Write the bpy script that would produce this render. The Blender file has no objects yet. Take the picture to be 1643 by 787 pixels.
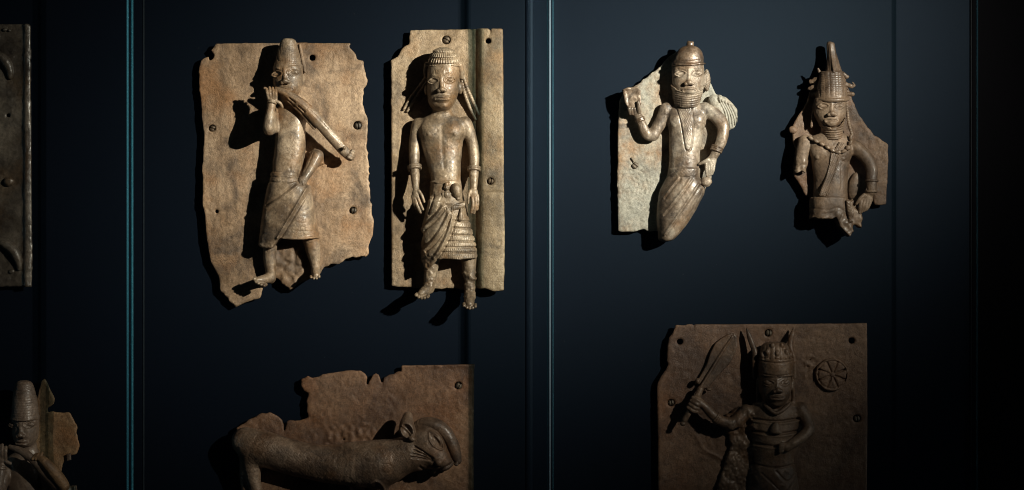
import bpy, math
import numpy as np
f32 = np.float32
sc = bpy.context.scene
COL = sc.collection

# ------------------------------------------------------------------ camera, world, lamps, exposure
# units: 1 photo pixel on the plaque faces = 1 mm;  mm coordinates (u right, v down, d towards the viewer)
CU, CV = 821.5, 393.5
CAMD = 3.0
def W(u, v, d=0.0):
    return ((u - CU) * .001, -d * .001, (CV - v) * .001)
def persp(p, d):                      # real u of a thing standing d mm in front that is seen at pixel column p
    return CU + (p - CU) * (CAMD * 1000 - d) / (CAMD * 1000)

cam = bpy.data.objects.new('camera', bpy.data.cameras.new('camera'))
COL.objects.link(cam); sc.camera = cam
cam.location = (0, -CAMD, 0); cam.rotation_euler = (math.pi / 2, 0, 0)
cam.data.sensor_width = 36; cam.data.lens = 36 * CAMD / 1.643
cam.data.clip_end = 50; cam.data.clip_start = .05

wd = bpy.data.worlds.new('World'); sc.world = wd; wd.use_nodes = True
wd.node_tree.nodes['Background'].inputs[0].default_value = (.35, .6, 1, 1)
wd.node_tree.nodes['Background'].inputs[1].default_value = .0035

from mathutils import Vector
def aim(o, tgt):
    o.rotation_euler = (Vector(tgt) - o.location).to_track_quat('-Z', 'Y').to_euler()
def lamp(name, typ, loc, tgt, energy, color, **kw):
    l = bpy.data.lights.new(name, typ); l.energy = energy; l.color = color
    for k, v in kw.items(): setattr(l, k, v)
    o = bpy.data.objects.new(name, l); COL.objects.link(o)
    o.location = loc; aim(o, tgt); return o
# two heads of the gallery's ceiling track, right of and above the camera, outside the glass; soft-edged beams
def beam(loc, tgt, energy, color, sigma):
    """spotlight whose lens gives a beam that fades off smoothly (bell-shaped, sigma in degrees)"""
    o = lamp('track_spotlight', 'SPOT', loc, tgt, energy, color, spot_size=math.radians(60), spot_blend=.4, shadow_soft_size=.012)
    l = o.data; l.use_nodes = True; t = l.node_tree; em = t.nodes['Emission']
    ax = (Vector(tgt) - Vector(loc)).normalized()
    g = t.nodes.new('ShaderNodeNewGeometry'); d = t.nodes.new('ShaderNodeVectorMath'); d.operation = 'DOT_PRODUCT'
    d.inputs[1].default_value = ax; t.links.new(g.outputs['Incoming'], d.inputs[0])
    def m(op, a, b):
        n = t.nodes.new('ShaderNodeMath'); n.operation = op
        for i, v in enumerate((a, b)):
            if hasattr(v, 'is_output'): t.links.new(v, n.inputs[i])
            elif v is not None: n.inputs[i].default_value = v
        return n.outputs[0]
    c = m('ABSOLUTE', d.outputs['Value'], None)
    x = m('MULTIPLY', m('SUBTRACT', 1.0, c), -1 / (1 - math.cos(math.radians(sigma))))
    t.links.new(m('EXPONENT', x, None), em.inputs['Strength'])
    return o
beam(W(3000, -650, 2440), W(600, 230, 0), 1060, (1, .91, .80), 6.2)
beam(W(3060, -700, 2440), W(1045, 150, 0), 1080, (1, .92, .83), 5.6)
# long dim unseen lamps left and right, added only to brighten the glass edges
lamp('edge_glint_lamp_right', 'AREA', (3.2, -1.0, .25), (0, -.1, .1), 3.2, (.62, .85, 1), shape='RECTANGLE', size=.35, size_y=3.0)
lamp('edge_glint_lamp_left', 'AREA', (-3.6, -1.0, .25), (-.6, -.1, .1), 2.2, (.5, .82, 1), shape='RECTANGLE', size=.35, size_y=3.0)

vs = sc.view_settings
vs.view_transform = 'Standard'; vs.look = 'None'; vs.gamma = 1; vs.exposure = 0; vs.use_curve_mapping = False
sc.cycles.use_denoising = True; sc.cycles.filter_width = 1.0
sc.cycles.max_bounces = 6; sc.cycles.transparent_max_bounces = 24

# ------------------------------------------------------------------ materials
class N:
    def __init__(s, name):
        s.m = bpy.data.materials.new(name); s.m.use_nodes = True
        s.t = s.m.node_tree; s.t.nodes.clear()
        s.out = s.t.nodes.new('ShaderNodeOutputMaterial')
    def n(s, typ, **kw):
        nd = s.t.nodes.new('ShaderNode' + typ)
        for k, v in kw.items():
            if k.startswith('i_'):
                key = k[2:]; key = int(key) if key.isdigit() else key.replace('_', ' ')
                if hasattr(v, 'is_output'): s.t.links.new(v, nd.inputs[key])
                else: nd.inputs[key].default_value = v
            else: setattr(nd, k, v)
        return nd
    def link(s, a, b): s.t.links.new(a, b)
    def math(s, op, a, b=0.5, c=None, clamp=False):
        nd = s.t.nodes.new('ShaderNodeMath'); nd.operation = op; nd.use_clamp = clamp
        for i, v in enumerate((a, b) if c is None else (a, b, c)):
            if hasattr(v, 'is_output'): s.link(v, nd.inputs[i])
            else: nd.inputs[i].default_value = v
        return nd.outputs[0]
    def ramp(s, fac, stops, interp='LINEAR'):
        nd = s.t.nodes.new('ShaderNodeValToRGB'); nd.color_ramp.interpolation = interp
        el = nd.color_ramp.elements
        while len(el) < len(stops): el.new(.5)
        for e, (p, c) in zip(el, stops):
            e.position = p; e.color = (c, c, c, 1) if isinstance(c, (int, float)) else (*c, 1)
        s.link(fac, nd.inputs[0]); return nd.outputs[0]
    def mix(s, fac, a, b, mode='MIX'):
        nd = s.t.nodes.new('ShaderNodeMix'); nd.data_type = 'RGBA'; nd.blend_type = mode
        for k, v in ((0, fac), (6, a), (7, b)):
            if hasattr(v, 'is_output'): s.link(v, nd.inputs[k])
            else: nd.inputs[k].default_value = v if isinstance(v, (int, float)) else (*v, 1)
        return nd.outputs[2]

def bronze(name, seed, dark, mid, light, rough=(.42, .62), metal=.25, spec=.5, stipple=.25, stain=.55,
           green=0.0, greencol=(.36, .40, .33), streak=0.0, scale=1.0, relief=.5, polish=0.0):
    """aged cast bronze: blotchy patina, dirt stains, fine punched stipple and pitting"""
    dark, mid, light = [(c[0] * 1.0, c[1] * .98, c[2] * .94) for c in (dark, mid, light)]
    N_ = N(name); n = N_.n
    co = n('TexCoord').outputs['Object']
    mp = n('Mapping', i_Vector=co); mp.inputs['Location'].default_value = (seed * 1.37, seed * .71, seed * 2.13)
    v = mp.outputs[0]
    big = n('TexNoise', i_Vector=v, i_Scale=9 * scale, i_Detail=5, i_Roughness=.62).outputs[0]
    med = n('TexNoise', i_Vector=v, i_Scale=34 * scale, i_Detail=6, i_Roughness=.7, i_Distortion=.6).outputs[0]
    fin = n('TexNoise', i_Vector=v, i_Scale=260, i_Detail=4, i_Roughness=.7).outputs[0]
    s = N_.math('ADD', N_.math('MULTIPLY', big, .74), N_.math('MULTIPLY', med, .26))
    col = N_.ramp(s, [(.40, dark), (.5, mid), (.60, light)])
    # stains
    st = n('TexNoise', i_Vector=v, i_Scale=16 * scale, i_Detail=7, i_Roughness=.66, i_Distortion=1.2).outputs[0]
    stm = N_.math('MULTIPLY', N_.ramp(st, [(.47, 0.0), (.64, 1.0)]), stain)
    col = N_.mix(stm, col, (dark[0] * .50, dark[1] * .56, dark[2] * .72))
    # warm/rusty patches
    wr = n('TexNoise', i_Vector=n('Mapping', i_Vector=v, i_Location=(3, 5, 1)).outputs[0], i_Scale=13 * scale, i_Detail=5, i_Roughness=.6).outputs[0]
    wm = N_.math('MULTIPLY', N_.ramp(wr, [(.52, 0.0), (.68, 1.0)]), .7)
    col = N_.mix(wm, col, (mid[0] * 1.0, mid[1] * .74, mid[2] * .48))
    if streak:
        sm = n('Mapping', i_Vector=v); sm.inputs['Scale'].default_value = (1, 1, .07)
        sk = n('TexNoise', i_Vector=sm.outputs[0], i_Scale=70, i_Detail=4).outputs[0]
        col = N_.mix(N_.math('MULTIPLY', N_.ramp(sk, [(.5, 0.0), (.7, 1.0)]), streak), col, tuple(c * .6 for c in dark))
    if green:
        gn = n('TexNoise', i_Vector=n('Mapping', i_Vector=v, i_Location=(1, 8, 4)).outputs[0], i_Scale=11, i_Detail=8, i_Roughness=.72).outputs[0]
        col = N_.mix(N_.math('MULTIPLY', N_.ramp(gn, [(.40, 0.0), (.56, 1.0)]), green), col, greencol)
    # fine grain
    col = N_.mix(1.0, col, N_.ramp(fin, [(.3, .64), (.52, 1.0), (.7, 1.24)]), 'MULTIPLY')
    vor = n('TexVoronoi', i_Vector=v, i_Scale=430, i_Randomness=.9).outputs['Distance']
    dots = N_.ramp(vor, [(.0, 0.0), (.5, 1.0)])
    pit = N_.ramp(n('TexNoise', i_Vector=v, i_Scale=120, i_Detail=5, i_Roughness=.75).outputs[0], [(.28, 0.0), (.42, 1.0)])
    hgt = N_.math('ADD', N_.math('MULTIPLY', dots, stipple * .6), N_.math('MULTIPLY', pit, .55))
    hgt = N_.math('ADD', hgt, N_.math('MULTIPLY', med, 1.3))
    hgt = N_.math('ADD', hgt, N_.math('MULTIPLY', fin, .8))
    bmp = n('Bump', i_Strength=relief, i_Distance=.0016, i_Height=hgt)
    rg = N_.ramp(N_.math('ADD', N_.math('MULTIPLY', med, .7), N_.math('MULTIPLY', st, .3)), [(.38, rough[0]), (.62, rough[1])])
    p = n('BsdfPrincipled', i_Base_Color=col, i_Roughness=rg, i_Metallic=metal, i_Normal=bmp.outputs[0])
    p.inputs['Specular IOR Level'].default_value = spec
    if polish:
        pz = n('TexNoise', i_Vector=n('Mapping', i_Vector=v, i_Location=(7, 2, 9)).outputs[0], i_Scale=22, i_Detail=5, i_Roughness=.65).outputs[0]
        N_.link(N_.math('MULTIPLY', N_.ramp(pz, [(.46, 0.0), (.62, 1.0)]), polish), p.inputs['Coat Weight'])      # rubbed, waxed patches
        p.inputs['Coat Roughness'].default_value = .25
    N_.link(p.outputs[0], N_.out.inputs[0])
    return N_.m

def simple(name, col, rough=.5, metal=0.0, spec=.5, grain=0.0, gscale=200):
    N_ = N(name); n = N_.n
    p = n('BsdfPrincipled', i_Roughness=rough, i_Metallic=metal)
    p.inputs['Specular IOR Level'].default_value = spec
    co = n('TexCoord').outputs['Object']
    ns = n('TexNoise', i_Vector=co, i_Scale=gscale, i_Detail=5, i_Roughness=.65).outputs[0]
    c = N_.mix(1.0, col, N_.ramp(ns, [(.3, 1 - grain), (.7, 1 + grain)]), 'MULTIPLY')
    N_.link(c, p.inputs['Base Color'])
    if grain:
        b = n('Bump', i_Strength=.12, i_Distance=.0006, i_Height=ns); N_.link(b.outputs[0], p.inputs['Normal'])
    N_.link(p.outputs[0], N_.out.inputs[0])
    return N_.m

def edge_material(name, col, clear, rough=.32):
    N_ = N(name); n = N_.n
    p = n('BsdfPrincipled', i_Base_Color=(*col, 1), i_Roughness=rough, i_Metallic=.5)
    tr = n('BsdfTransparent', i_Color=(.75, .93, .95, 1))
    ns = n('TexNoise', i_Vector=n('TexCoord').outputs['Object'], i_Scale=14, i_Detail=4).outputs[0]
    f = N_.math('MULTIPLY', N_.ramp(ns, [(.3, .85), (.7, 1.0)]), clear)
    mx = n('MixShader', i_0=f); N_.link(p.outputs[0], mx.inputs[1]); N_.link(tr.outputs[0], mx.inputs[2])
    N_.link(mx.outputs[0], N_.out.inputs[0]); return N_.m

def wall_material():
    N_ = N('painted_panel'); n = N_.n
    co = n('TexCoord').outputs['Object']
    big = n('TexNoise', i_Vector=co, i_Scale=2.2, i_Detail=4).outputs[0]
    fin = n('TexNoise', i_Vector=co, i_Scale=420, i_Detail=3).outputs[0]
    c = N_.ramp(big, [(.35, (.0014, .0023, .0050)), (.65, (.0019, .0030, .0064))])
    c = N_.mix(1.0, c, N_.ramp(fin, [(.3, .88), (.7, 1.12)]), 'MULTIPLY')
    b = n('Bump', i_Strength=.10, i_Distance=.0005, i_Height=fin)
    # a few specks of dust and chips
    vo = n('TexVoronoi', i_Vector=co, i_Scale=26).outputs['Distance']
    c = N_.mix(N_.math('MULTIPLY', N_.ramp(vo, [(.0, 1.0), (.035, 0.0)]), .25), c, (.16, .17, .18))
    p = n('BsdfPrincipled', i_Base_Color=c, i_Roughness=.50, i_Normal=b.outputs[0])
    p.inputs['Specular IOR Level'].default_value = .235
    p.inputs['Specular Tint'].default_value = (.50, .73, 1, 1)
    N_.link(p.outputs[0], N_.out.inputs[0]); return N_.m

def glass_material():
    N_ = N('case_glass'); n = N_.n
    bf = n('NewGeometry').outputs['Backfacing']       # thin parallel sheet: no internal total reflection
    ior = N_.math('ADD', N_.math('MULTIPLY', bf, 1 / 1.3 - 1.3), 1.3)
    fr = n('Fresnel', i_IOR=ior).outputs[0]
    co = n('TexCoord').outputs['Object']
    sm = N_.ramp(n('TexNoise', i_Vector=co, i_Scale=5, i_Detail=6, i_Roughness=.7).outputs[0], [(.45, .03), (.7, .12)])
    tr = n('BsdfTransparent', i_Color=(.965, .985, .98, 1))
    gl = n('BsdfGlossy', i_Color=(.8, .9, 1, 1), i_Roughness=sm)
    mx = n('MixShader', i_0=fr); N_.link(tr.outputs[0], mx.inputs[1]); N_.link(gl.outputs[0], mx.inputs[2])
    N_.link(mx.outputs[0], N_.out.inputs[0]); return N_.m

# ------------------------------------------------------------------ object helpers
def thing(name, label, cat, base, group=None):
    o = bpy.data.objects.new(name, None); COL.objects.link(o)
    o.empty_display_size = .02
    o.location = W(*base); o['label'] = label; o['category'] = cat
    if group: o['group'] = group
    o['base'] = base
    return o
def root_base(o):
    while o.parent: o = o.parent
    return o['base'] if 'base' in o else (CU, CV, 0)
def mesh_obj(name, co, loops, starts, totals, mat, parent=None, smooth=True):
    """co in mm (u, v, d)"""
    b = root_base(parent) if parent else (CU, CV, 0)
    co = np.asarray(co, f32)
    w = np.empty_like(co)
    w[:, 0] = (co[:, 0] - b[0]) * .001; w[:, 1] = -(co[:, 2] - b[2]) * .001; w[:, 2] = -(co[:, 1] - b[1]) * .001
    me = bpy.data.meshes.new(name)
    me.vertices.add(len(w)); me.vertices.foreach_set('co', w.ravel())
    me.loops.add(len(loops)); me.loops.foreach_set('vertex_index', np.asarray(loops, np.int32))
    me.polygons.add(len(starts))
    me.polygons.foreach_set('loop_start', np.asarray(starts, np.int32))
    me.polygons.foreach_set('loop_total', np.asarray(totals, np.int32))
    me.polygons.foreach_set('use_smooth', np.full(len(starts), smooth))
    me.materials.append(mat); me.update(); me.validate()
    o = bpy.data.objects.new(name, me); COL.objects.link(o)
    if parent: o.parent = parent
    return o
def poly_obj(name, verts, faces, mat, parent=None, smooth=False):
    loops = [i for f in faces for i in f]; tot = [len(f) for f in faces]
    st = np.concatenate([[0], np.cumsum(tot)[:-1]])
    return mesh_obj(name, verts, loops, st, tot, mat, parent, smooth)
def box(name, u0, u1, v0, v1, d0, d1, mat, parent=None, bev=0):
    """box in mm, front edges chamfered by bev"""
    V = [(u0, v0, d0), (u1, v0, d0), (u1, v1, d0), (u0, v1, d0)]
    if bev:
        V += [(u0, v0, d1 - bev), (u1, v0, d1 - bev), (u1, v1, d1 - bev), (u0, v1, d1 - bev)]
        V += [(u0 + bev, v0 + bev, d1), (u1 - bev, v0 + bev, d1), (u1 - bev, v1 - bev, d1), (u0 + bev, v1 - bev, d1)]
        L = 3
    else:
        V += [(u0, v0, d1), (u1, v0, d1), (u1, v1, d1), (u0, v1, d1)]; L = 2
    F = [(0, 1, 2, 3)]
    for l in range(L - 1):
        for i in range(4):
            j = (i + 1) % 4; F.append((l * 4 + i, l * 4 + 4 + i, l * 4 + 4 + j, l * 4 + j))
    k = (L - 1) * 4; F.append((k + 3, k + 2, k + 1, k))
    return poly_obj(name, V, F, mat, parent)

# ------------------------------------------------------------------ sculpting: distance fields turned into meshes
def smin(a, b, k):
    if k <= 0: return np.minimum(a, b)
    h = np.maximum(k - np.abs(a - b), 0) / k
    return np.minimum(a, b) - h * h * (k * .25)
def smax(a, b, k): return -smin(-a, -b, k)
def catmull(rows, n=6):
    R = np.asarray(rows, float)
    if len(R) < 3: return R
    P = np.vstack([2 * R[0] - R[1], R, 2 * R[-1] - R[-2]]); out = []
    for i in range(1, len(P) - 2):
        for t in np.linspace(0, 1, n, endpoint=False):
            a, b, c, d = P[i - 1], P[i], P[i + 1], P[i + 2]
            out.append(.5 * (2 * b + (c - a) * t + (2 * a - 5 * b + 4 * c - d) * t * t + (3 * b - a - 3 * c + d) * t ** 3))
    out.append(R[-1]); return np.array(out)
def up_noise(shape, cell, rng):
    """smooth value noise of a shape, feature size in grid steps"""
    ns = [max(2, int(math.ceil(s / cell)) + 3) for s in shape]
    A = rng.uniform(-1, 1, ns).astype(f32)
    for ax, s in enumerate(shape):
        p = np.arange(s) / cell; i = p.astype(int); t = (p - i).astype(f32); t = t * t * (3 - 2 * t)
        sh = [1] * len(shape); sh[ax] = s; t = t.reshape(sh)
        A = np.take(A, i, ax) * (1 - t) + np.take(A, i + 1, ax) * t
    return A
def poly_sdf(X, Y, P):
    """signed distance to a closed 2D polygon, negative inside"""
    P = np.asarray(P, f32); d = np.full(np.broadcast(X, Y).shape, 1e9, f32); s = np.zeros(d.shape, bool)
    for (ax, ay), (bx, by) in zip(P, np.roll(P, -1, 0)):
        ex, ey = bx - ax, by - ay; wx, wy = X - ax, Y - ay
        t = np.clip((wx * ex + wy * ey) / max(ex * ex + ey * ey, 1e-9), 0, 1)
        d = np.minimum(d, (wx - ex * t) ** 2 + (wy - ey * t) ** 2)
        if ay != by:
            c = ((ay > Y) != (by > Y)) & (X < (bx - ax) * (Y - ay) / (by - ay) + ax); s ^= c
    d = np.sqrt(d); return np.where(s, -d, d)
def line_d2(X, Y, pts):
    d = np.full(np.broadcast(X, Y).shape, 1e9, f32)
    for (ax, ay), (bx, by) in zip(pts[:-1], pts[1:]):
        ex, ey = bx - ax, by - ay
        t = np.clip(((X - ax) * ex + (Y - ay) * ey) / max(ex * ex + ey * ey, 1e-9), 0, 1)
        d = np.minimum(d, (X - ax - ex * t) ** 2 + (Y - ay - ey * t) ** 2)
    return d
def ragged(P, amp, rng, seg=5):
    """breaks a traced outline up into small uneven steps"""
    out = []
    P = [tuple(p) for p in P]
    for i, a in enumerate(P):
        b = P[(i + 1) % len(P)]; L = math.hypot(b[0] - a[0], b[1] - a[1]); n = max(1, int(L / seg))
        am = amp * (a[2] if len(a) > 2 else 1)
        for j in range(n):
            t = j / n; nx, ny = -(b[1] - a[1]) / max(L, 1e-6), (b[0] - a[0]) / max(L, 1e-6)
            r = rng.normal() * am * (1 if j else .3)
            out.append((a[0] + (b[0] - a[0]) * t + nx * r, a[1] + (b[1] - a[1]) * t + ny * r))
    return out

RELIEF = 1.0      # how far the reliefs stand out, against the depths written below
class Sculpt:
    def __init__(s, u0, v0, u1, v1, dmax, h=1.15, dmin=-2.0, seed=0):
        s.h = h; s.o = (u0, v0, dmin - 3); s.dmin = dmin
        s.X = np.arange(u0, u1 + h, h, dtype=f32)[:, None, None]
        s.Y = np.arange(v0, v1 + h, h, dtype=f32)[None, :, None]
        s.D = np.arange(dmin - 3, dmax + h, h, dtype=f32)[None, None, :]
        s.F = np.full((s.X.size, s.Y.size, s.D.size), 40, f32)
        s.rng = np.random.default_rng(seed)
    def sl(s, lo, hi, pad):
        r = []
        for a in range(3):
            n = s.F.shape[a]
            i0 = int((lo[a] - pad - s.o[a]) / s.h); i1 = int((hi[a] + pad - s.o[a]) / s.h) + 2
            r.append(slice(min(max(i0, 0), n), min(max(i1, 0), n)))
        return tuple(r)
    def loc(s, q): return s.X[q[0]], s.Y[:, q[1]], s.D[:, :, q[2]]
    def comb(s, q, f, k, op):
        A = s.F[q]
        s.F[q] = smin(A, f, k) if op == '+' else smax(A, -f, k)
    def at(s, u, v):
        """depth of the present surface at (u, v)"""
        i = int(round((u - s.o[0]) / s.h)); j = int(round((v - s.o[1]) / s.h))
        i = min(max(i, 0), s.F.shape[0] - 1); j = min(max(j, 0), s.F.shape[1] - 1)
        c = np.nonzero(s.F[i, j] < 0)[0]
        return float(s.D[0, 0, c[-1]]) if len(c) else 0.0
    def ell(s, u, v, d, ru, rv, rd, k=2, rot=0, op='+', on=False):
        if on: d = s.at(u, v) + d
        R = max(ru, rv); q = s.sl((u - R, v - R, d - rd), (u + R, v + R, d + rd), k + 3)
        X, Y, D = s.loc(q); c, sn = math.cos(math.radians(rot)), math.sin(math.radians(rot))
        x, y, z = (X - u) * c + (Y - v) * sn, -(X - u) * sn + (Y - v) * c, D - d
        k0 = np.sqrt((x / ru) ** 2 + (y / rv) ** 2 + (z / rd) ** 2) + 1e-5
        k1 = np.sqrt((x / ru ** 2) ** 2 + (y / rv ** 2) ** 2 + (z / rd ** 2) ** 2) + 1e-5
        s.comb(q, (k0 * (k0 - 1) / k1).astype(f32), k, op); return s
    def chain(s, pts, k=3, flat=1.0, op='+', on=False, smooth=True):
        """tapered tube through (u, v, d, r) points"""
        if on: pts = [(u, v, s.at(u, v) + d, r) for u, v, d, r in pts]
        P = catmull(pts, 4) if (smooth and len(pts) > 2) else np.asarray(pts, float)
        rm = P[:, 3].max()
        q = s.sl(P[:, :3].min(0) - rm, P[:, :3].max(0) + rm, k + 2); X, Y, D = s.loc(q)
        f = None
        for a, b in zip(P[:-1], P[1:]):
            e = b[:3] - a[:3]; x, y, z = X - a[0], Y - a[1], D - a[2]
            t = np.clip((x * e[0] + y * e[1] + z * e[2]) / max((e ** 2).sum(), 1e-9), 0, 1)
            g = np.sqrt((x - e[0] * t) ** 2 + (y - e[1] * t) ** 2 + ((z - e[2] * t) / flat) ** 2) - (a[3] + (b[3] - a[3]) * t)
            f = g if f is None else np.minimum(f, g)
        s.comb(q, f.astype(f32), k, op); return s
    def loft(s, rows, k=4, kend=3, n=2.0, op='+'):
        """elliptic sections stacked downwards: (v, centre u, half width, centre d, half depth)"""
        R = catmull(rows, 6); o = np.argsort(R[:, 0]); R = R[o]
        q = s.sl(((R[:, 1] - R[:, 2]).min(), R[0, 0], (R[:, 3] - R[:, 4]).min()),
                 ((R[:, 1] + R[:, 2]).max(), R[-1, 0], (R[:, 3] + R[:, 4]).max()), k + 3)
        X, Y, D = s.loc(q); y = Y.ravel()
        I = [np.interp(y, R[:, 0], R[:, j]).astype(f32)[None, :, None] for j in range(1, 5)]
        a, b = np.abs(X - I[0]) / I[1], np.abs(D - I[2]) / I[3]
        f = ((a ** n + b ** n) ** (1 / n) - 1) * np.minimum(I[1], I[3])
        f = smax(f, np.maximum(R[0, 0] - Y, Y - R[-1, 0]), kend)
        s.comb(q, f.astype(f32), k, op); return s
    def slab(s, poly, d0, d1, k=2, edge=2.5, op='+', top=None):
        """extruded outline with rounded edges"""
        P = np.asarray(poly, float)
        q = s.sl((*P.min(0), d0), (*P.max(0), d1), k + edge + 3); X, Y, D = s.loc(q)
        p = poly_sdf(X[:, :, 0], Y[:, :, 0], P)[:, :, None]
        f = smax(p, np.maximum(D - d1, d0 - D), edge)
        s.comb(q, f.astype(f32), k, op); return s
    def keep(s, poly, edge=2):
        p = poly_sdf(s.X[:, :, 0], s.Y[:, :, 0], poly)[:, :, None]; s.F = smax(s.F, p, edge).astype(f32); return s
    # surface relief seen from the front: positive digs, negative raises
    def line(s, pts, w, amp, curve=True):
        p = catmull(pts, 6) if (curve and len(pts) > 2) else np.asarray(pts, float)
        lo, hi = p.min(0), p.max(0)
        q = s.sl((lo[0], lo[1], s.dmin - 3), (hi[0], hi[1], 999), w * 2.5); X, Y, D = s.loc(q)
        s.F[q] += (amp * np.exp(-line_d2(X[:, :, 0], Y[:, :, 0], p) / (w * w)))[:, :, None].astype(f32); return s
    def dots(s, pts, w, amp):
        for u, v in pts:
            q = s.sl((u, v, s.dmin - 3), (u, v, 999), w * 2.5); X, Y, D = s.loc(q)
            s.F[q] += (amp * np.exp(-((X - u) ** 2 + (Y - v) ** 2) / (w * w))).astype(f32)
        return s
    def lift(s, poly, amp, soft=1.5):
        p = poly_sdf(s.X[:, :, 0], s.Y[:, :, 0], poly)[:, :, None]
        s.F -= (amp / (1 + np.exp(np.clip(p / soft * 2, -30, 30)))).astype(f32); return s
    def pattern(s, fn, poly=None, soft=1.0):
        X, Y = s.X[:, :, 0], s.Y[:, :, 0]; a = fn(X, Y) * np.ones((X.size, Y.size), f32)
        if poly is not None: a = a / (1 + np.exp(np.clip(poly_sdf(X, Y, poly) / soft * 2, -30, 30)))
        s.F += a[:, :, None].astype(f32); return s
    def noise(s, amp=.35, cell=5.0, amp2=.5, cell2=14.0):
        s.F += amp * up_noise(s.F.shape, cell / s.h, s.rng) + amp2 * up_noise(s.F.shape, cell2 / s.h, s.rng); return s
    def rough(s, poly, amp, cell, soft=3):
        m = 1 / (1 + np.exp(np.clip(poly_sdf(s.X[:, :, 0], s.Y[:, :, 0], poly) / soft * 2, -30, 30)))
        s.F += (amp * up_noise(s.F.shape[:2], cell / s.h, s.rng) * m)[:, :, None].astype(f32); return s
    def build(s, name, mat, parent):
        F = smax(s.F, s.dmin - s.D, .8)
        F[0] = F[-1] = 5; F[:, 0] = F[:, -1] = 5; F[:, :, 0] = F[:, :, -1] = 5
        S = F < 0
        A = S[:-1] .astype(np.uint8) + S[1:]
        A = A[:, :-1] + A[:, 1:]; A = A[:, :, :-1] + A[:, :, 1:]
        I = np.argwhere((A > 0) & (A < 8)); del A
        idm = np.full(tuple(n - 1 for n in F.shape), -1, np.int32)
        idm[I[:, 0], I[:, 1], I[:, 2]] = np.arange(len(I))
        acc = np.zeros((len(I), 3), f32); cnt = np.zeros(len(I), f32)
        C = [(x, y, z) for x in (0, 1) for y in (0, 1) for z in (0, 1)]
        val = {c: F[I[:, 0] + c[0], I[:, 1] + c[1], I[:, 2] + c[2]] for c in C}
        for c in C:
            for ax in range(3):
                if c[ax] == 0:
                    e = list(c); e[ax] = 1; e = tuple(e); a, b = val[c], val[e]
                    m = (a < 0) != (b < 0); t = np.where(m, a / np.where(m, a - b, 1), 0)
                    for j in range(3): acc[:, j] += m * (c[j] + (t if j == ax else 0))
                    cnt += m
        V = (I + acc / cnt[:, None]) * s.h + np.array(s.o)
        if parent is not None and s.dmin > -10: V[:, 2] = np.where(V[:, 2] > 0, V[:, 2] * RELIEF, V[:, 2])
        Q = []
        for ax in range(3):
            sl0 = [slice(1, -1)] * 3; sl1 = [slice(1, -1)] * 3
            sl0[ax] = slice(0, -1); sl1[ax] = slice(1, None)
            a, b = S[tuple(sl0)], S[tuple(sl1)]
            for flip in (0, 1):
                E = np.argwhere(a & ~b if not flip else ~a & b)
                E = E + np.array([0 if j == ax else 1 for j in range(3)])
                p, r = [(1, 2), (2, 0), (0, 1)][ax]
                def cell(dp, dr):
                    G = E.copy(); G[:, p] -= dp; G[:, r] -= dr; return idm[G[:, 0], G[:, 1], G[:, 2]]
                q = [cell(1, 1), cell(0, 1), cell(0, 0), cell(1, 0)]
                Q.append(np.stack(q if flip else q[::-1], 1))
        Q = np.concatenate(Q)
        n = len(Q)
        return mesh_obj(name, V, Q.ravel(), np.arange(n) * 4, np.full(n, 4), mat, parent)

# ------------------------------------------------------------------ the setting: back panels, case end, glass
WALL = -14.0
GL = 128.0        # back face of the front glass, mm in front of the plaque faces
M_wall = wall_material()
M_black = simple('black_felt', (.004, .004, .005), .9, spec=.1)
M_trim = simple('panel_trim', (.022, .03, .038), .45, spec=.5)
M_glass = glass_material()
M_edge = edge_material('ground_glass_edge', (.07, .32, .42), .55)
M_edge_pale = edge_material('pale_glass_edge', (.26, .36, .42), .35)
M_edge_faint = edge_material('faint_glass_edge', (.07, .20, .25), .55)
M_pin = simple('mount_steel', (.05, .05, .055), .5, metal=.8)
M_screw = bronze('screw_bronze', 91, (.05, .038, .027), (.10, .075, .052), (.17, .13, .095), metal=.4, stipple=.05, relief=.3)

def struct(o): o['kind'] = 'structure'; return o
SEAM = persp(231, WALL); ENDU = persp(1557, WALL)
struct(box('back_wall', SEAM + 1.2, ENDU, -500, 1300, WALL - 20, WALL, M_wall))
struct(box('back_wall', -900, SEAM - 1.2, -500, 1300, WALL - 20, WALL, M_wall))
struct(box('wall_joint', SEAM - .6, SEAM + .6, -500, 1300, WALL - 6, WALL + 1.5, M_trim))
struct(box('case_end_wall', ENDU + 2, ENDU + 700, -500, 1300, WALL - 20, WALL + 5, M_black))
struct(box('end_wall_edge', ENDU + .2, ENDU + 1.8, -500, 1300, WALL - 20, WALL + 3, simple('end_edge', (.035, .045, .055), .5)))

case = thing('display_case', 'glass front of the dark display case with bright teal joints', 'display case', (821, 1290, GL))
def pane(p0, p1, label, e0, e1, t=10, w0=3.0, w1=3.0):
    """upright sheet of glass between two pixel columns, with pencil-ground long edges"""
    u0, u1 = persp(p0, GL + t), persp(p1, GL + t)
    a = box('glass_pane', u0 + w0, u1 - w1, -490, 1290, GL, GL + t, M_glass, case); a['label'] = label
    for s, e, w in ((0, e0, w0), (1, e1, w1)):
        x0, x1 = (u0, u0 + w) if s == 0 else (u1 - w, u1)
        V, F = [], []
        n = 6
        pr = [(x1 if s == 0 else x0, GL)]
        for i in range(n + 1):
            an = -math.pi / 2 + math.pi * i / n
            r = t / 2
            xx = (x1 - w * math.cos(an)) if s == 0 else (x0 + w * math.cos(an))
            pr.append((xx, GL + r + r * math.sin(an)))
        pr.append((x1 if s == 0 else x0, GL + t))
        m = len(pr)
        for v in (-490, 1290): V += [(x, v, d) for x, d in pr]
        for i in range(m - 1):
            f = (i, i + 1, m + i + 1, m + i); F.append(f if s == 0 else f[::-1])
        poly_obj('ground_edge', V, F, e, a, smooth=True)
    return a
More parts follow.
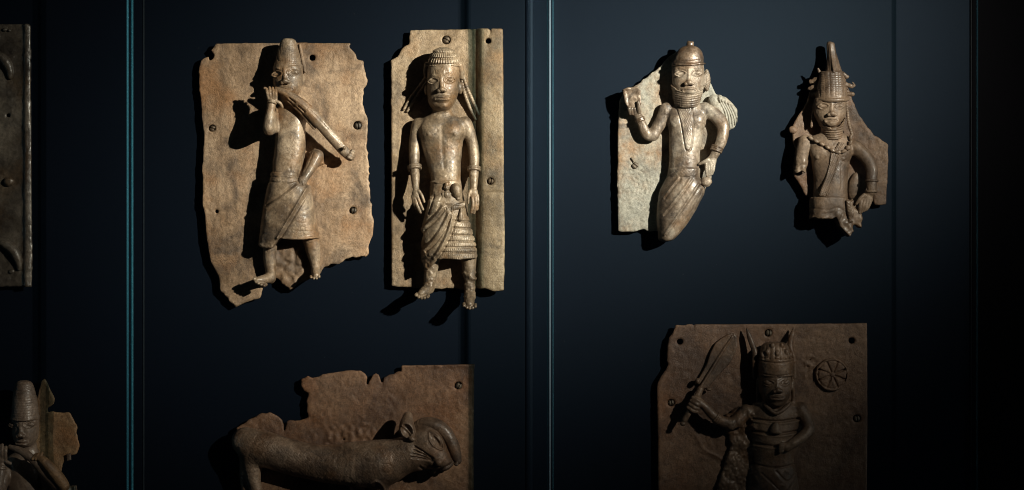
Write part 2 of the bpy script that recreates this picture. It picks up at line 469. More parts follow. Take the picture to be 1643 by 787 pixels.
pane(-470, 206, 'left pane with a teal edge', M_edge, M_edge)
pane(209, 884, 'middle pane with one teal and one pale edge', M_edge, M_edge_pale, w1=2.6)
pane(886.5, 1570, 'right pane with a faint teal outer edge', M_edge_faint, M_edge_faint, w0=1.6, w1=1.4)
# clear fin behind the joint of the middle and right panes
def fin_sheet(name, ua, ub, da, db, th, mat, par):
    V = []
    for v in (-490, 1290): V += [(ua, v, da), (ua + th, v, da), (ub + th, v, db), (ub, v, db)]
    return poly_obj(name, V, [(0, 1, 5, 4), (1, 2, 6, 5), (2, 3, 7, 6), (3, 0, 4, 7), (3, 2, 1, 0), (4, 5, 6, 7)], mat, par)
ua, ub = persp(846, WALL + 6), persp(879, GL - 6)
fin = fin_sheet('glass_fin', ua, ub, WALL + 8, GL - 5, 6, M_glass, case); fin['label'] = 'clear upright fin behind the pale joint'
V, F = [], []; n = 12                                           # added rounded strip at the fin's foot, its curve imitating a soft glow
for v in (-490, 1290): V += [(ua + 3 - 6 * math.cos(math.pi * i / n), v, WALL + .2 + 1.5 * math.sin(math.pi * i / n)) for i in range(n + 1)]
for i in range(n): F.append((i, i + 1, n + 2 + i, n + 1 + i))
bead = poly_obj('glow_strip', V, F, M_wall, fin, smooth=True)
fin_sheet('ground_edge', ub - .8, ub - .6, GL - 5, GL - 2, 1.2, M_edge_faint, fin)

# ------------------------------------------------------------------ helpers for the reliefs
def rects(u0, v0, u1, v1): return [(u0, v0), (u1, v0), (u1, v1), (u0, v1)]
def plate(parent, P, mat, rag=.8, seed=1, top=None, holes=(), thick=5, h=2.1, warp=1.6, fine=.35, detail=None):
    rng = np.random.default_rng(seed)
    P2 = ragged(P, rag, rng)
    A = np.array(P2); lo, hi = A.min(0) - 6, A.max(0) + 6
    s = Sculpt(lo[0], lo[1], hi[0], hi[1], 20 if top is None else 26, h=h, dmin=-40, seed=seed)
    # rebuild a thin grid around the sheet
    s.D = np.arange(-thick - 7, (9 if top is None else 22), h, dtype=f32)[None, None, :]; s.o = (lo[0], lo[1], float(s.D[0, 0, 0])); s.dmin = -99
    X, Y = s.X[:, :, 0], s.Y[:, :, 0]; sh = (X.size, Y.size)
    p = poly_sdf(X, Y, P2)
    w = warp * up_noise(sh, 90 / h, rng) + .5 * warp * up_noise(sh, 30 / h, rng)
    T = w + fine * up_noise(sh, 7 / h, rng) + fine * up_noise(sh, 3 / h, rng)
    if top is not None:
        e = top(X, Y) * np.ones(sh); T = T + e; w = w + np.minimum(e, 4)
    for u, v, r in holes: p = np.maximum(p, r - np.sqrt((X - u) ** 2 + (Y - v) ** 2))
    s.F = smax(p[:, :, None], np.maximum(s.D - T[:, :, None], (w - thick)[:, :, None] - s.D), 2.2).astype(f32)
    if detail: detail(s)
    o = s.build('plate', mat, parent)
    return o
def screw(parent, u, v, d=1.2, r=5.5, rot=70, mat=None):
    s = Sculpt(u - r - 3, v - r - 3, u + r + 3, v + r + 3, d + 6, h=.8, dmin=-4)
    s.ell(u, v, d - 1, r, r, 3.6, 0)
    c, n = math.cos(math.radians(rot)), math.sin(math.radians(rot))
    s.line([(u - c * r * 1.2, v - n * r * 1.2), (u + c * r * 1.2, v + n * r * 1.2)], .9, 2.2)
    s.noise(.15, 3, .2, 6)
    return s.build('screw', mat or M_screw, parent)
def pins(parent, pts, d=-3.5):
    for u, v in pts:
        V, F = [], []; n = 8
        for dd in (WALL - 1, d):
            V += [(u + 3 * math.cos(6.2832 * i / n), v + 3 * math.sin(6.2832 * i / n), dd) for i in range(n)]
        for i in range(n): F.append((i, n + i, n + (i + 1) % n, (i + 1) % n))
        F += [tuple(range(n)), tuple(range(2 * n - 1, n - 1, -1))]
        poly_obj('mount_pin', V, F, M_pin, parent)
def face(s, L, R, nose, mouth, lipw=.36, bulge=1.0, brow=1.0, nw=1.0, chin=None):
    """almond eyes with raised rims, broad nose and full lips on the head already there"""
    L, R = np.array(L, float), np.array(R, float); m = (L + R) / 2; e = float(np.hypot(*(R - L))); a = (R - L) / e; b = np.array([-a[1], a[0]])
    def P(x, y): q = m + a * x * e + b * y * e; return float(q[0]), float(q[1])
    rot = math.degrees(math.atan2(a[1], a[0])); nb = (nose - m[1]) / e; mb = (mouth - m[1]) / e
    for sg in (-1, 1):                                           # sockets
        s.dots([P(.53 * sg, .03)], .30 * e, 1.5)
    s.chain([(*P(0, -.20), -1.0, .10 * e), (*P(0, nb * .45), .0, .115 * e), (*P(0, nb - .16), .4, .15 * e)], 2.2, on=True)
    s.ell(*P(0, nb - .13), .3, .17 * e, .15 * e, .2 * e, 1.5, rot, on=True)
    d0 = s.at(*P(0, nb - .1))
    for sg in (-1, 1):
        s.ell(*P(.19 * sg * nw, nb - .06), d0 - .20 * e, .13 * e * nw, .12 * e, .16 * e, 1.2, rot)
        s.chain([(*P(.84 * sg, -.10), -.9, 1.4), (*P(.50 * sg, -.30), -.3, 1.7), (*P(.14 * sg, -.19), -.6, 1.4)], 2.0 * brow, on=True)
        s.ell(*P(.50 * sg, .03), -2.2, .29 * e, .16 * e, 4.8 * bulge, .8, rot, on=True)
        ring = [P(.5 * sg + .33 * math.cos(t), .03 + .185 * math.sin(t) * (1 - .35 * abs(math.cos(t)))) for t in np.linspace(0, 2 * math.pi, 17)]
        s.line(ring, 1.1, -1.3)
        ring = [P(.5 * sg + .26 * math.cos(t), .03 + .13 * math.sin(t) * (1 - .35 * abs(math.cos(t)))) for t in np.linspace(0, 2 * math.pi, 17)]
        s.line(ring, .9, .9)
    d1 = s.at(*P(0, mb))
    s.ell(*P(0, mb + .02), d1 - 1.0, .46 * e, .22 * e, 4.0, 3, rot)
    s.ell(*P(0, mb - .075), d1 + .6, lipw * e, .085 * e, 4.6, 1.2, rot)
    s.ell(*P(0, mb + .10), d1 + .4, lipw * .88 * e, .085 * e, 4.6, 1.2, rot)
    s.line([P(-lipw * 1.05, mb + .03), P(-.12, mb + .0), P(0, mb + .02), P(.12, mb + .0), P(lipw * 1.05, mb + .03)], 1.0, 1.5)
    if chin: s.ell(*P(0, (chin - m[1]) / e - .14), -2.2, .27 * e, .14 * e, 5, 4, rot, on=True)
    return P, e
def toes(s, pts, d, r, dirv):
    for u, v in pts: s.chain([(u, v, d, r), (u + dirv[0], v + dirv[1], d + dirv[2], r * .92)], 1.0)
def band(parent, name, mat, a, b, rings, r, seed=0, flat=1.0):
    """a ring-shaped ornament round a limb: a short stack of hoops between points a and b"""
    a, b = np.array(a, float), np.array(b, float); R = r + 6
    lo, hi = np.minimum(a, b) - R, np.maximum(a, b) + R
    s = Sculpt(lo[0], lo[1], hi[0], hi[1], hi[2], h=.95, dmin=-2, seed=seed)
    for i in range(rings):
        t = (i + .5) / rings; c = a + (b - a) * t; ax = (b - a) / max(np.linalg.norm(b - a), 1e-6)
        q = s.sl(c - R, c + R, 0); X, Y, D = s.loc(q)
        x, y, z = X - c[0], Y - c[1], D - c[2]; al = x * ax[0] + y * ax[1] + z * ax[2]
        rad = np.sqrt(np.maximum(x * x + y * y + z * z - al * al, 0))
        w = np.linalg.norm(b - a) / rings * .5
        f = np.sqrt((np.maximum(rad - r, 0)) ** 2 + al * al) - w
        s.comb(q, f.astype(f32), .4, '+')
    s.noise(.2, 3, .2, 8)
    return s.build(name, mat, parent)

# ------------------------------------------------------------------ plaque with the horn blower
M1p = bronze('plate_tan', 1, (.155, .095, .054), (.31, .20, .122), (.44, .305, .20), rough=(.5, .72), metal=.10, stipple=.5, stain=.8, streak=.4, scale=.7)
M1f = bronze('figure_tan', 2, (.115, .075, .046), (.245, .170, .110), (.38, .285, .20), rough=(.4, .62), metal=.16, polish=.35, stipple=.2, stain=.65, relief=.5, scale=1.6)
T1 = thing('relief_plaque', 'tan bronze plaque with ragged edges, figure in a tall cap blowing a horn', 'plaque', (460, 490, -2), 'bronze reliefs mounted in the case')
P1 = [(345.5, 70, .3), (400, 69, .3), (500, 68.5, .3), (564, 69.3), (560, 76), (571, 88), (572, 95), (584, 98), (586, 114), (590, 129), (588, 138), (583, 143.5), (582, 167), (586, 181.5), (590.5, 193), (590, 214), (589, 240), (592, 263), (592, 299), (595, 317), (596, 334), (600, 355), (598, 378), (591, 396), (592, 407), (587, 413), (565, 413), (541, 425), (521, 428), (514, 440), (490, 452), (478, 456), (465, 464), (457, 457), (446, 448), (436, 446), (424, 452), (417, 479), (395, 485), (378, 494), (353, 469), (350, 445, .4), (337, 419, .4), (331, 384, .4), (328, 343, .4), (324, 328, .4), (324.5, 299, .4), (323.6, 270, .4), (325, 255, .4), (326.5, 214, .4), (323, 190, .4), (322, 167, .4), (318.6, 143.5, .4), (318, 111, .4), (322, 97), (334, 91), (336, 98), (342, 94), (342.6, 88), (338, 81)]
def d1(s):
    s.rough([(440, 395), (490, 390), (486, 440), (466, 466), (440, 455)], 2.6, 6)
    s.line([(360, 362), (400, 366), (412, 366)], 1.6, .9); s.line([(560, 395), (585, 402)], 2, .8)
    s.lift([(440, 395), (486, 395), (488, 430), (465, 470), (436, 455)], 2.0, 3)
p1 = plate(T1, P1, M1p, .9, 11, holes=[(501, 93, 4.6), (347.6, 339.6, 2.6), (340, 206, 5.4), (573.5, 201.5, 6.5), (566, 338, 5.5)], detail=d1, fine=.4)
screw(p1, 340.5, 206.5, -2.2, 5, 20); screw(p1, 574.5, 202, .8, 5.6, 80); screw(p1, 567.5, 338, .8, 4.8, 95)
pins(T1, [(370, 120), (550, 130), (370, 400), (550, 380)])

s = Sculpt(404, 96, 530, 468, 70, seed=3, h=1.0)
s.loft([(100, 465, 20, 24, 18), (112, 465, 23.5, 26, 20), (124, 465, 24.3, 26, 21), (138, 465, 23, 26, 20), (149, 465, 19, 25, 19), (159, 464, 12, 23, 15), (164, 464, 7, 22, 10)], 0, 4)
face(s, (448.8, 122.3), (475.2, 119.4), 138.5, 147, .32, bulge=.8)
s.ell(487, 130, 16, 4, 9, 7, 2)
s.loft([(152, 465, 13, 15, 14), (165, 465, 13.5, 14, 14), (180, 467, 18, 13, 14)], 4, 2)
s.loft([(168, 467, 14, 12, 13), (176, 468, 22, 13, 18), (188, 468, 23.5, 13, 21), (215, 468, 23.5, 13, 23), (240, 467, 24, 13, 24), (262, 464, 24, 13, 25), (285, 461, 22.5, 13, 24), (302, 462, 24, 13, 24)], 5, 4, n=2.7)
s.ell(487, 188, 13, 8, 12, 13, 5)
s.chain([(447, 200, 12, 12), (441, 207, 32, 10), (438, 212, 52, 8.4), (438.8, 200, 55, 8.2), (441, 182, 52, 7.2), (442.5, 168, 50, 6.4)], 3)
s.ell(441.5, 191, 30, 7.5, 23, 22, 3)
s.ell(443, 160, 50, 8.5, 9, 6, 3)
for i in range(4):
    s.chain([(434.5 + 4.9 * i, 147.5 - (i == 1) * 2 - (i == 2) * 1.5 + (i == 3) * 2, 53, 2.4), (436.5 + 4.4 * i, 155, 56.5, 2.6), (438 + 3.8 * i, 163, 54, 2.6)], .7)
s.chain([(448, 166, 54, 3), (456, 170, 53, 2.6), (459, 176, 50, 2.4)], 1.5)
s.ell(432, 146.5, 52, 3, 2.6, 3, 1)
s.chain([(510, 251, 12, 10.5), (502, 268, 20, 9.4), (492, 288, 30, 6.6)], 2)
s.slab([(496, 246), (506, 239), (519, 246), (521, 264), (512, 268)], -2, 13, 3, 4)
s.line([(505, 246), (497, 268), (488, 284)], 1.2, .9)
s.ell(488, 295, 34, 8, 10.5, 6, 2, 20)
for i in range(3): s.line([(483 + 4.5 * i, 292), (485 + 4.5 * i, 303)], .9, 1.1)
# legs and feet
s.chain([(436, 380, 16, 13), (434.5, 412, 14, 10.2), (436, 436, 13, 8.8), (436, 446, 13, 8.5)], 3)
s.chain([(435, 446, 14, 8.5), (424, 448.5, 26, 7), (417, 449.5, 32, 5)], 3)
toes(s, [(414.5, 446), (417, 450.5), (421, 453), (425.5, 455), (430.5, 456.5)], 30, 2.6, (-2, 1.5, 5))
s.chain([(499, 376, 14, 14), (504, 405, 12, 11), (507, 426, 11, 7.6), (508, 436, 12, 7.2)], 3)
s.chain([(508, 436, 14, 7.2), (509, 440, 25, 6.5), (510, 442, 31, 5)], 3)
toes(s, [(502, 443.5), (506.5, 445.5), (511, 445.5), (515, 443)], 31, 2.5, (.5, 1.2, 4))
s.line([(446, 281), (460, 284), (480, 282)], 1.2, -1.0); s.dots([(470, 272)], 2.2, 1.2)
s.noise(.22, 3.5, .4, 12)
B1 = s.build('figure', M1f, T1)

s = Sculpt(438, 58, 494, 122, 56, h=1.0, seed=4)
s.loft([(65, 466, 4, 29, 4), (67, 466, 9.5, 29, 8.5), (72, 465.8, 13.2, 27, 12), (85, 465.5, 16.8, 25, 16), (100, 465.5, 20, 24, 19), (110, 465.5, 22.6, 24, 21), (113.5, 465.5, 23.2, 24, 21.4)], 0, 1.5)
s.pattern(lambda X, Y: .26 * np.sin((Y + .004 * (X - 465) ** 2) * 2 * np.pi / 3.2) + .12 * np.sin(X * 2 * np.pi / 3.0))
s.line([(440, 109), (452, 112.5), (466, 113.5), (480, 111), (491, 107)], 1.6, -1.0)
s.line([(450, 90), (451, 100), (455, 110)], 1.0, .8)
s.noise(.2, 3, .3, 9); s.build('cap', M1f, B1)
s = Sculpt(474, 64, 500, 126, 22, h=1.0, seed=5)
s.chain([(481.5, 73, 4, 2.5), (484, 86, 5, 3), (487, 100, 6, 3.2), (490, 116, 5, 2.6)], 0); s.noise(.2, 4, .3, 9)
s.build('feather', M1p, B1)

s = Sculpt(444, 138, 582, 268, 66, h=1.0, seed=6)
s.chain([(449, 147, 46, 4), (465, 154, 46, 6.4), (489, 171, 44, 8.6), (512, 194, 40, 9.8), (535, 221, 34, 9.4), (553, 242, 29, 8.4), (564, 252.5, 26, 7.4)], 0, flat=.75)
s.chain([(466, 164, 42, 2.6), (486, 182, 40, 3.2), (508, 208, 36, 3)], 1)
s.line([(470, 161.5), (479, 168.5)], 1.6, 2.6, False); s.line([(484, 174), (494, 183)], 1.5, 2.4, False)
s.line([(462, 152), (489, 168), (512, 190), (536, 216), (556, 239)], 1.2, .8)
for i in range(4): s.chain([(561 + i * 2.3, 254 - 3.5 * i, 33 - i, 2.3), (567 + i * 1.2, 257 - 4 * i, 31 - i, 2.0)], .8)
s.ell(556, 240, 42, 3, 3, 3, 1); s.noise(.2, 3.5, .3, 10)
s.build('horn', M1f, T1)

s = Sculpt(412, 274, 524, 402, 50, seed=7)
s.loft([(280, 460, 21.5, 13, 26), (291, 461, 24, 13, 29), (303, 466, 33, 13, 31), (330, 466.5, 38.5, 13, 32), (360, 466.5, 43, 13, 32), (384, 467.5, 46.5, 13, 29), (400, 468, 48, 13, 28)], 0, 1, n=2.6)
s.keep([(430, 276), (486, 278), (505, 300), (518, 382), (490, 384.5), (452, 382.5), (446, 391), (441, 397), (430, 397), (421, 394), (418, 392)], 1.5)
s.lift([(430, 276), (509, 274), (500, 300), (476, 342), (452, 383), (440, 400), (415, 400)], 2.2, 1.2)
s.line([(508, 276), (499, 299), (476, 340), (450, 383)], 2.0, -2.4); s.line([(512, 279), (503, 302), (480, 343), (455, 384)], 1.6, 1.8)
s.line([(450, 382), (480, 384), (514, 381)], 2.0, -1.4)
s.line([(420, 393), (430, 396), (442, 396)], 1.8, -1.2)
s.line([(436, 284.5), (460, 286.5), (484, 283)], 1.1, 1.2); s.line([(436, 293), (460, 295), (480, 292)], 1.1, 1.2)
s.line([(478, 297), (455, 315), (432, 330)], 1.6, 2.2); s.line([(482, 300), (458, 319), (430, 336)], 1.6, -1.4)
for i in range(7): s.line([(486 - i * 5, 308 + i * 9), (466 - i * 6, 322 + i * 9), (436 - i * 2.4, 338 + i * 6)], .9, .30)
s.line([(462, 368), (490, 372), (512, 370)], .9, .4); s.line([(470, 355), (490, 358), (509, 356)], .9, .3)
s.noise(.25, 3.5, .45, 12); s.build('skirt', M1f, B1)
band(B1, 'bracelet', M1f, (442.8, 171.5, 53.5), (443.2, 165.5, 51.5), 2, 6.2)

# ------------------------------------------------------------------ plaque with the bare-chested figure in braids
M2p = bronze('plate_olive_tan', 5, (.145, .096, .054), (.275, .19, .115), (.39, .285, .188), rough=(.48, .7), metal=.12, stipple=.45, stain=.7, streak=.4, scale=.7)
M2f = bronze('figure_olive', 6, (.085, .059, .037), (.200, .142, .091), (.35, .268, .186), rough=(.38, .62), metal=.2, polish=.35, stipple=.15, stain=.6, relief=.45, scale=1.6)
T2 = thing('relief_plaque', 'tall narrow tan plaque, bare-chested standing figure with long braids and arms at its sides', 'plaque', (716, 492, -2), 'bronze reliefs mounted in the case')
P2_ = [(657, 48.4, .25), (756, 46.5, .25), (807, 47, .25), (808, 180, .25), (808.7, 300, .3), (810, 377, .25), (808.7, 466.5, .5), (792, 468), (778, 463), (765, 463.5), (748, 466), (730, 463.5, .6), (700, 464, .6), (668, 462.5, .6), (627.5, 460, .2), (627, 343, .25), (627.5, 274, .25), (627, 180, .25), (627, 97), (639, 90), (645, 78), (656, 71)]
def top2(X, Y):
    e = 10 * np.clip((X - 764) / 9, 0, 1) ** .6 * np.sqrt(np.clip(1 - ((X - 789) / 38) ** 2, 0, 1))
    return e - 1.5 * np.exp(-((Y - 310) / 2.5) ** 2) * (X > 768) * np.clip((X - 766) / 4, 0, 1)
def dd2(s):
    s.line([(786, 46), (787, 52), (785, 58)], 1.1, 3)
    s.line([(756, 46), (757, 60), (756, 75)], 1.2, .8)
p2 = plate(T2, P2_, M2p, .8, 21, top=top2, holes=[(783.6, 67, 4.4), (716, 64.3, 6.6), (787, 291.5, 5.6)], detail=dd2, warp=1.0)
screw(p2, 716, 64.3, -1.2, 6, 30); screw(p2, 787.5, 291.5, 9.5, 5, 100)
pins(T2, [(660, 130), (790, 120), (660, 430), (790, 420)])

s = Sculpt(640, 92, 780, 500, 66, seed=22, h=1.0)
s.loft([(96, 712, 24, 24, 22), (112, 712.5, 25.6, 25, 25), (132, 712, 25.6, 26, 26), (148, 711.5, 25, 26, 26), (160, 710.5, 23, 26, 24), (171, 709.5, 19, 26, 21), (180, 709, 10.5, 25, 15)], 0, 5, n=2.2)
P, e = face(s, (696.6, 134), (723, 132), 152, 161.5, .38, chin=177)
for u in (700.5, 703.5, 716.5, 719.5): s.line([(u, 118), (u + .3, 124.5)], .9, 1.0, False)
s.ell(739, 143, 18, 4, 10, 8, 2); s.ell(685, 146, 17, 3.5, 9, 8, 2)
s.loft([(160, 710, 15, 16, 15), (178, 710, 15, 15, 15), (191, 709, 21, 12, 14)], 4, 2)
s.line([(692, 187), (709, 192), (726, 187)], 1.0, .9); s.line([(694, 182), (709, 186.5), (724, 182)], .9, .6)
s.loft([(185, 709, 17, 12, 14), (193, 709, 33, 12, 18), (204, 709, 37, 13, 21), (222, 709, 35, 13, 24), (243, 710.5, 31, 13, 23), (266, 713, 27, 13, 24), (285, 715.5, 24, 13, 25), (302, 716, 24, 13, 24)], 6, 3, n=2.4)
s.ell(692, 213, 22, 15, 14, 14, 8); s.ell(727, 213, 22, 15, 14, 14, 8)
for u, v in ((689.4, 217.5), (730, 217.5)): s.ell(u, v, -.5, 3, 3, 2.2, 1, on=True); s.dots([(u, v)], 1.6, -.4)
s.dots([(703, 212)], 1.8, 1.0); s.line([(710, 205), (711, 240), (714, 270)], 3.0, .8); s.ell(714, 285, -1, 3.4, 2.6, 3, 1.5, on=True)
s.chain([(673, 202, 12, 12), (667, 225, 12, 9.6), (665.5, 250, 15, 8.6), (666, 268, 20, 7.6), (667.5, 285, 24, 7.2), (668.5, 302, 28, 5.4)], 4)
s.chain([(746, 200, 12, 12), (757, 225, 12, 9.4), (761, 250, 15, 8.6), (761, 270, 20, 7.6), (761, 285, 24, 7.2), (760.5, 302, 28, 5.4)], 4)
s.ell(670, 312, 31, 7, 10, 5, 3, -8); s.ell(760, 312, 31, 7.5, 10, 5, 3, 5)
s.chain([(667, 318, 32, 2.9), (671, 331, 33, 2.7), (676, 342, 31, 2.2)], .8); s.chain([(672, 318, 33, 2.8), (676, 328, 34, 2.5), (680, 337, 32, 2.1)], .8)
s.chain([(664, 316, 31, 2.6), (666, 326, 32, 2.4), (670, 336, 30, 2)], .8); s.chain([(674, 308, 34, 2.8), (679, 316, 36, 2.5), (682, 325, 35, 2.1)], 1)
s.chain([(763, 318, 32, 2.9), (763.5, 331, 33, 2.6), (761, 343, 31, 2.2)], .8); s.chain([(758.5, 318, 33, 2.8), (759, 330, 34, 2.6), (757, 342, 32, 2.1)], .8)
s.chain([(766.5, 315, 31, 2.6), (767.5, 326, 32, 2.4), (766, 337, 30, 2)], .8); s.chain([(755, 308, 34, 2.8), (752.5, 317, 36, 2.5), (752, 327, 35, 2.1)], 1)
s.chain([(694, 405, 16, 15), (692, 432, 16, 11.5), (690, 452, 17, 9.6), (689, 462, 18, 9)], 4)
s.chain([(688, 463, 20, 9), (681, 468, 34, 7.5), (677, 471, 40, 5.2)], 3)
toes(s, [(671, 471), (675.5, 474), (680, 475.5), (684.5, 475.5), (689, 474)], 39, 2.7, (-1.5, 2, 5))
s.chain([(752, 405, 14, 14), (753, 435, 14, 10.6), (754, 462, 15, 8.8), (754, 474, 17, 9)], 4)
s.chain([(754, 475, 20, 9), (754, 484, 34, 8), (754, 487, 40, 6)], 3)
toes(s, [(745.5, 487), (750, 490), (754.5, 491), (759, 490.5), (763.5, 488)], 39, 2.8, (0, 2.5, 5))
s.rough(rects(740, 436, 768, 456), 3.0, 5, 2); s.rough(rects(676, 425, 706, 462), .8, 3, 3); s.rough(rects(738, 458, 770, 482), .8, 3, 3)
s.noise(.2, 3.5, .4, 13)
B2 = s.build('figure', M2f, T2)

s = Sculpt(676, 74, 752, 130, 60, h=.95, seed=23)
s.loft([(80, 713, 7, 28, 7), (82.5, 713, 14, 28, 14), (88, 713, 19.5, 27, 20), (97, 713, 23.6, 26.5, 24.5), (106, 713, 26, 26, 26.4), (110, 713, 26.6, 26, 26.6)], 0, 1.5)
def hair(X, Y):
    ph = (X - 713) / np.clip(np.sqrt(np.clip((Y - 76), 4, 40) / 34) * 30, 5, 40) * 34
    t = (Y > 89.5) * 1.0 + (Y > 98.5) * 1.0
    return .8 * np.sin(ph * 2 * np.pi / 5.0 + t * 2.1) + .35 - .9 * ((Y - 80) % 9.3) / 9.3
s.pattern(hair, rects(670, 70, 760, 109))
for v, w in ((89.5, 21), (98.5, 26), (108, 30)):
    s.line([(713 - w, v - 2.5), (713 - w * .5, v - .3), (713, v + .4), (713 + w * .5, v - .3), (713 + w, v - 2.5)], 1.2, 2.0)
s.line([(684, 109), (698, 111), (713, 111.5), (728, 111), (742, 109)], 1.3, -1.0)
s.chain([(738, 108, 30, 6), (741, 118, 26, 5), (741, 128, 22, 4)], 2); s.chain([(687, 108, 30, 5), (684.5, 118, 26, 4), (684.5, 126, 22, 3)], 2)
s.noise(.2, 3, .3, 9); s.build('hair', M2f, B2)
for pts in ([(742, 120, 20, 3), (752, 148, 13, 3), (761, 168, 9, 2.9), (768, 184, 9, 2.2)], [(740, 126, 18, 3), (746, 152, 11, 3), (755, 176, 6, 2.8), (763, 192, 5, 2.2)],
            [(684, 126, 16, 2.6), (670, 144, 6, 2.8), (658, 160, 4, 2.8), (648, 176, 3, 2.2)], [(686, 132, 16, 2.6), (674, 148, 6, 2.6), (663, 164, 4, 2.8), (654, 179, 3, 2.2)]):
    A = np.array(pts); s = Sculpt(*(A[:, :2].min(0) - 6), *(A[:, :2].max(0) + 6), A[:, 2].max() + 6, h=.9)
    s.chain(pts, 0); s.pattern(lambda X, Y: .28 * np.sin((Y + X * .4) * 2 * np.pi / 4.5)); s.build('braid', M2f, B2)

s = Sculpt(670, 284, 776, 440, 56, h=1.0, seed=24)
s.loft([(291, 716, 24, 13, 26), (305, 716, 26, 13, 29), (322, 717, 28.5, 13, 32), (345, 718, 33.5, 13, 34), (370, 718.5, 39.5, 13, 35), (400, 722.5, 43, 13, 33), (434, 724, 44, 13, 32)], 0, 1, n=2.5)
s.keep([(690, 288), (742, 288), (750, 330), (762, 375), (768, 400), (767, 414), (740, 416.5), (712, 415), (704, 417), (696, 424), (686, 431), (681, 420), (676, 398), (684, 376), (676, 366), (690, 330)], 1.4)
wrap = [(672, 318), (716, 326), (728, 345), (724, 372), (712, 398), (700, 420), (684, 440), (668, 400)]
s.lift(wrap, 2.6, 1.0)
for pts in ([(712, 334), (697, 352), (679, 368)], [(722, 345), (712, 366), (696, 388), (681, 402)], [(728, 347), (722, 372), (708, 400), (698, 414)]):
    s.line(pts, 2.4, -2.6); s.line([(u + 4.6, v + 2.4) for u, v in pts], 1.6, 1.8); s.line([(u - 4.4, v - 2.2) for u, v in pts], 1.6, 1.3)
tier = [(728, 340), (770, 330), (775, 420), (704, 420), (716, 400)]
for v in (355, 366, 377, 387.5, 396.5, 405): s.line([(728 - max(0, (v - 372)) * .55, v), (745, v + 1), (768, v)], 1.15, 2.3)
s.pattern(lambda X, Y: .35 * np.sin(X * 2 * np.pi / 3.3 + np.sin(Y * .9) * 1.4), tier)
s.line([(692, 293), (705, 294.5), (722, 293)], 1.4, -1.8)
s.lift([(692, 318), (708, 318), (702, 340), (686, 350)], 1.5, 1); s.line([(698, 316), (690, 345)], 1.3, 1.6); s.line([(692, 316), (685, 346)], 1.3, -1.4)
s.rough(rects(676, 404, 706, 432), .9, 3.5, 3)
s.noise(.22, 3, .4, 11); B2s = s.build('skirt', M2f, B2)
s = Sculpt(704, 320, 748, 350, 60, h=.9, seed=25)                       # belt knot
s.slab(rects(711, 327, 729, 342), 30, 48.5, 0, 3); s.chain([(729, 334, 45, 5), (738, 332, 42, 5), (747, 328, 36, 4.5)], 1.5)
s.line([(711, 331), (729, 331)], .9, 1.2, False); s.pattern(lambda X, Y: .6 * np.sin(X * 2 * np.pi / 3.6), rects(711, 333, 729, 342)); s.line([(732, 331), (745, 329)], .9, .9, False)
s.noise(.15, 3, .2, 8); s.build('belt_knot', M2f, B2)
s = Sculpt(720, 288, 748, 326, 62, h=.9, seed=26); s.ell(733.5, 307, 42, 8.2, 12, 8, 0, -6); s.ell(736, 320, 40, 4, 3, 4, 1); s.line([(728, 299), (733, 297), (739, 299)], .9, .8); s.noise(.15, 3, .3, 8); s.build('pouch', M2f, B2)
s = Sculpt(706, 290, 730, 326, 62, h=.85, seed=27); s.ell(718, 303, 42, 5, 5.5, 6, 0); s.ell(718, 314, 41, 5.5, 7, 6, 1); s.ell(718, 297, 41, 4, 3, 5, 1)
s.dots([(716, 302), (720, 302)], 1.1, 1.3); s.line([(715.5, 306), (720.5, 306)], .8, 1.0, False); s.chain([(712, 312, 43, 2), (713, 319, 43, 2)], .8); s.chain([(724, 312, 43, 2), (723, 319, 43, 2)], .8); s.build('mask_pendant', M2f, B2)
s = Sculpt(730, 330, 752, 362, 62, h=.85, seed=28); s.chain([(741, 336, 43, 1.8), (740.5, 345, 45, 3), (740, 352, 44, 4.2)], 0); s.pattern(lambda X, Y: .35 * np.sin(X * 2 * np.pi / 2.6), rects(730, 344, 752, 362)); s.build('tassel', M2f, B2)
band(B2, 'bracelet', M2f, (665.7, 266, 19.5), (666.8, 274, 21.8), 2, 9.6); band(B2, 'bracelet', M2f, (761, 268.5, 19.8), (761, 276.5, 22), 2, 9.2)

RELIEF = .72
# ------------------------------------------------------------------ fragment: helmeted soldier holding a tablet
M3p = bronze('plate_verdigris', 9, (.15, .098, .06), (.27, .20, .14), (.36, .30, .23), rough=(.5, .75), metal=.04, stipple=.4, stain=.8, scale=1.3, green=.7, greencol=(.31, .30, .248))
M3f = bronze('figure_polished', 10, (.062, .041, .028), (.205, .150, .107), (.43, .365, .293), rough=(.34, .62), metal=.22, polish=.55, stipple=.15, stain=.85, relief=.45, scale=1.15)
M3d = bronze('polished_dark_bronze', 12, (.040, .025, .016), (.120, .078, .050), (.27, .20, .145), rough=(.28, .52), metal=.28, polish=.8, stipple=.12, stain=.6, relief=.4, scale=1.4)
T3 = thing('relief_fragment', 'broken plaque with pale green plate, helmeted figure raising a tablet in one hand', 'plaque', (1080, 384, -2), 'bronze reliefs mounted in the case')
P3 = [(993, 164, .4), (999, 150), (1004.5, 144), (1022, 135.6), (1041, 120), (1057.5, 108.6), (1072, 92), (1090, 80), (1112, 80), (1128, 100), (1133, 125), (1143, 140), (1149, 151), (1165, 158), (1176, 172), (1178, 195), (1160, 205), (1150, 240), (1140, 290), (1120, 330), (1100, 350), (1080, 360), (1062, 374), (1053, 371), (1043, 373), (1034, 368), (1016, 373), (991.5, 371, .4), (990, 289, .3), (990.6, 220, .3)]
def d3(s):
    s.pattern(lambda X, Y: .9 * np.sin(np.hypot(X - 1012, Y - 300) * 2 * np.pi / 7) * np.sin(np.arctan2(Y - 300, X - 1012) * 5), rects(994, 262, 1050, 345), 8)
    s.pattern(lambda X, Y: .35 * np.sin(X * 1.5) * np.sin(Y * 1.3), rects(1020, 110, 1075, 190), 6)
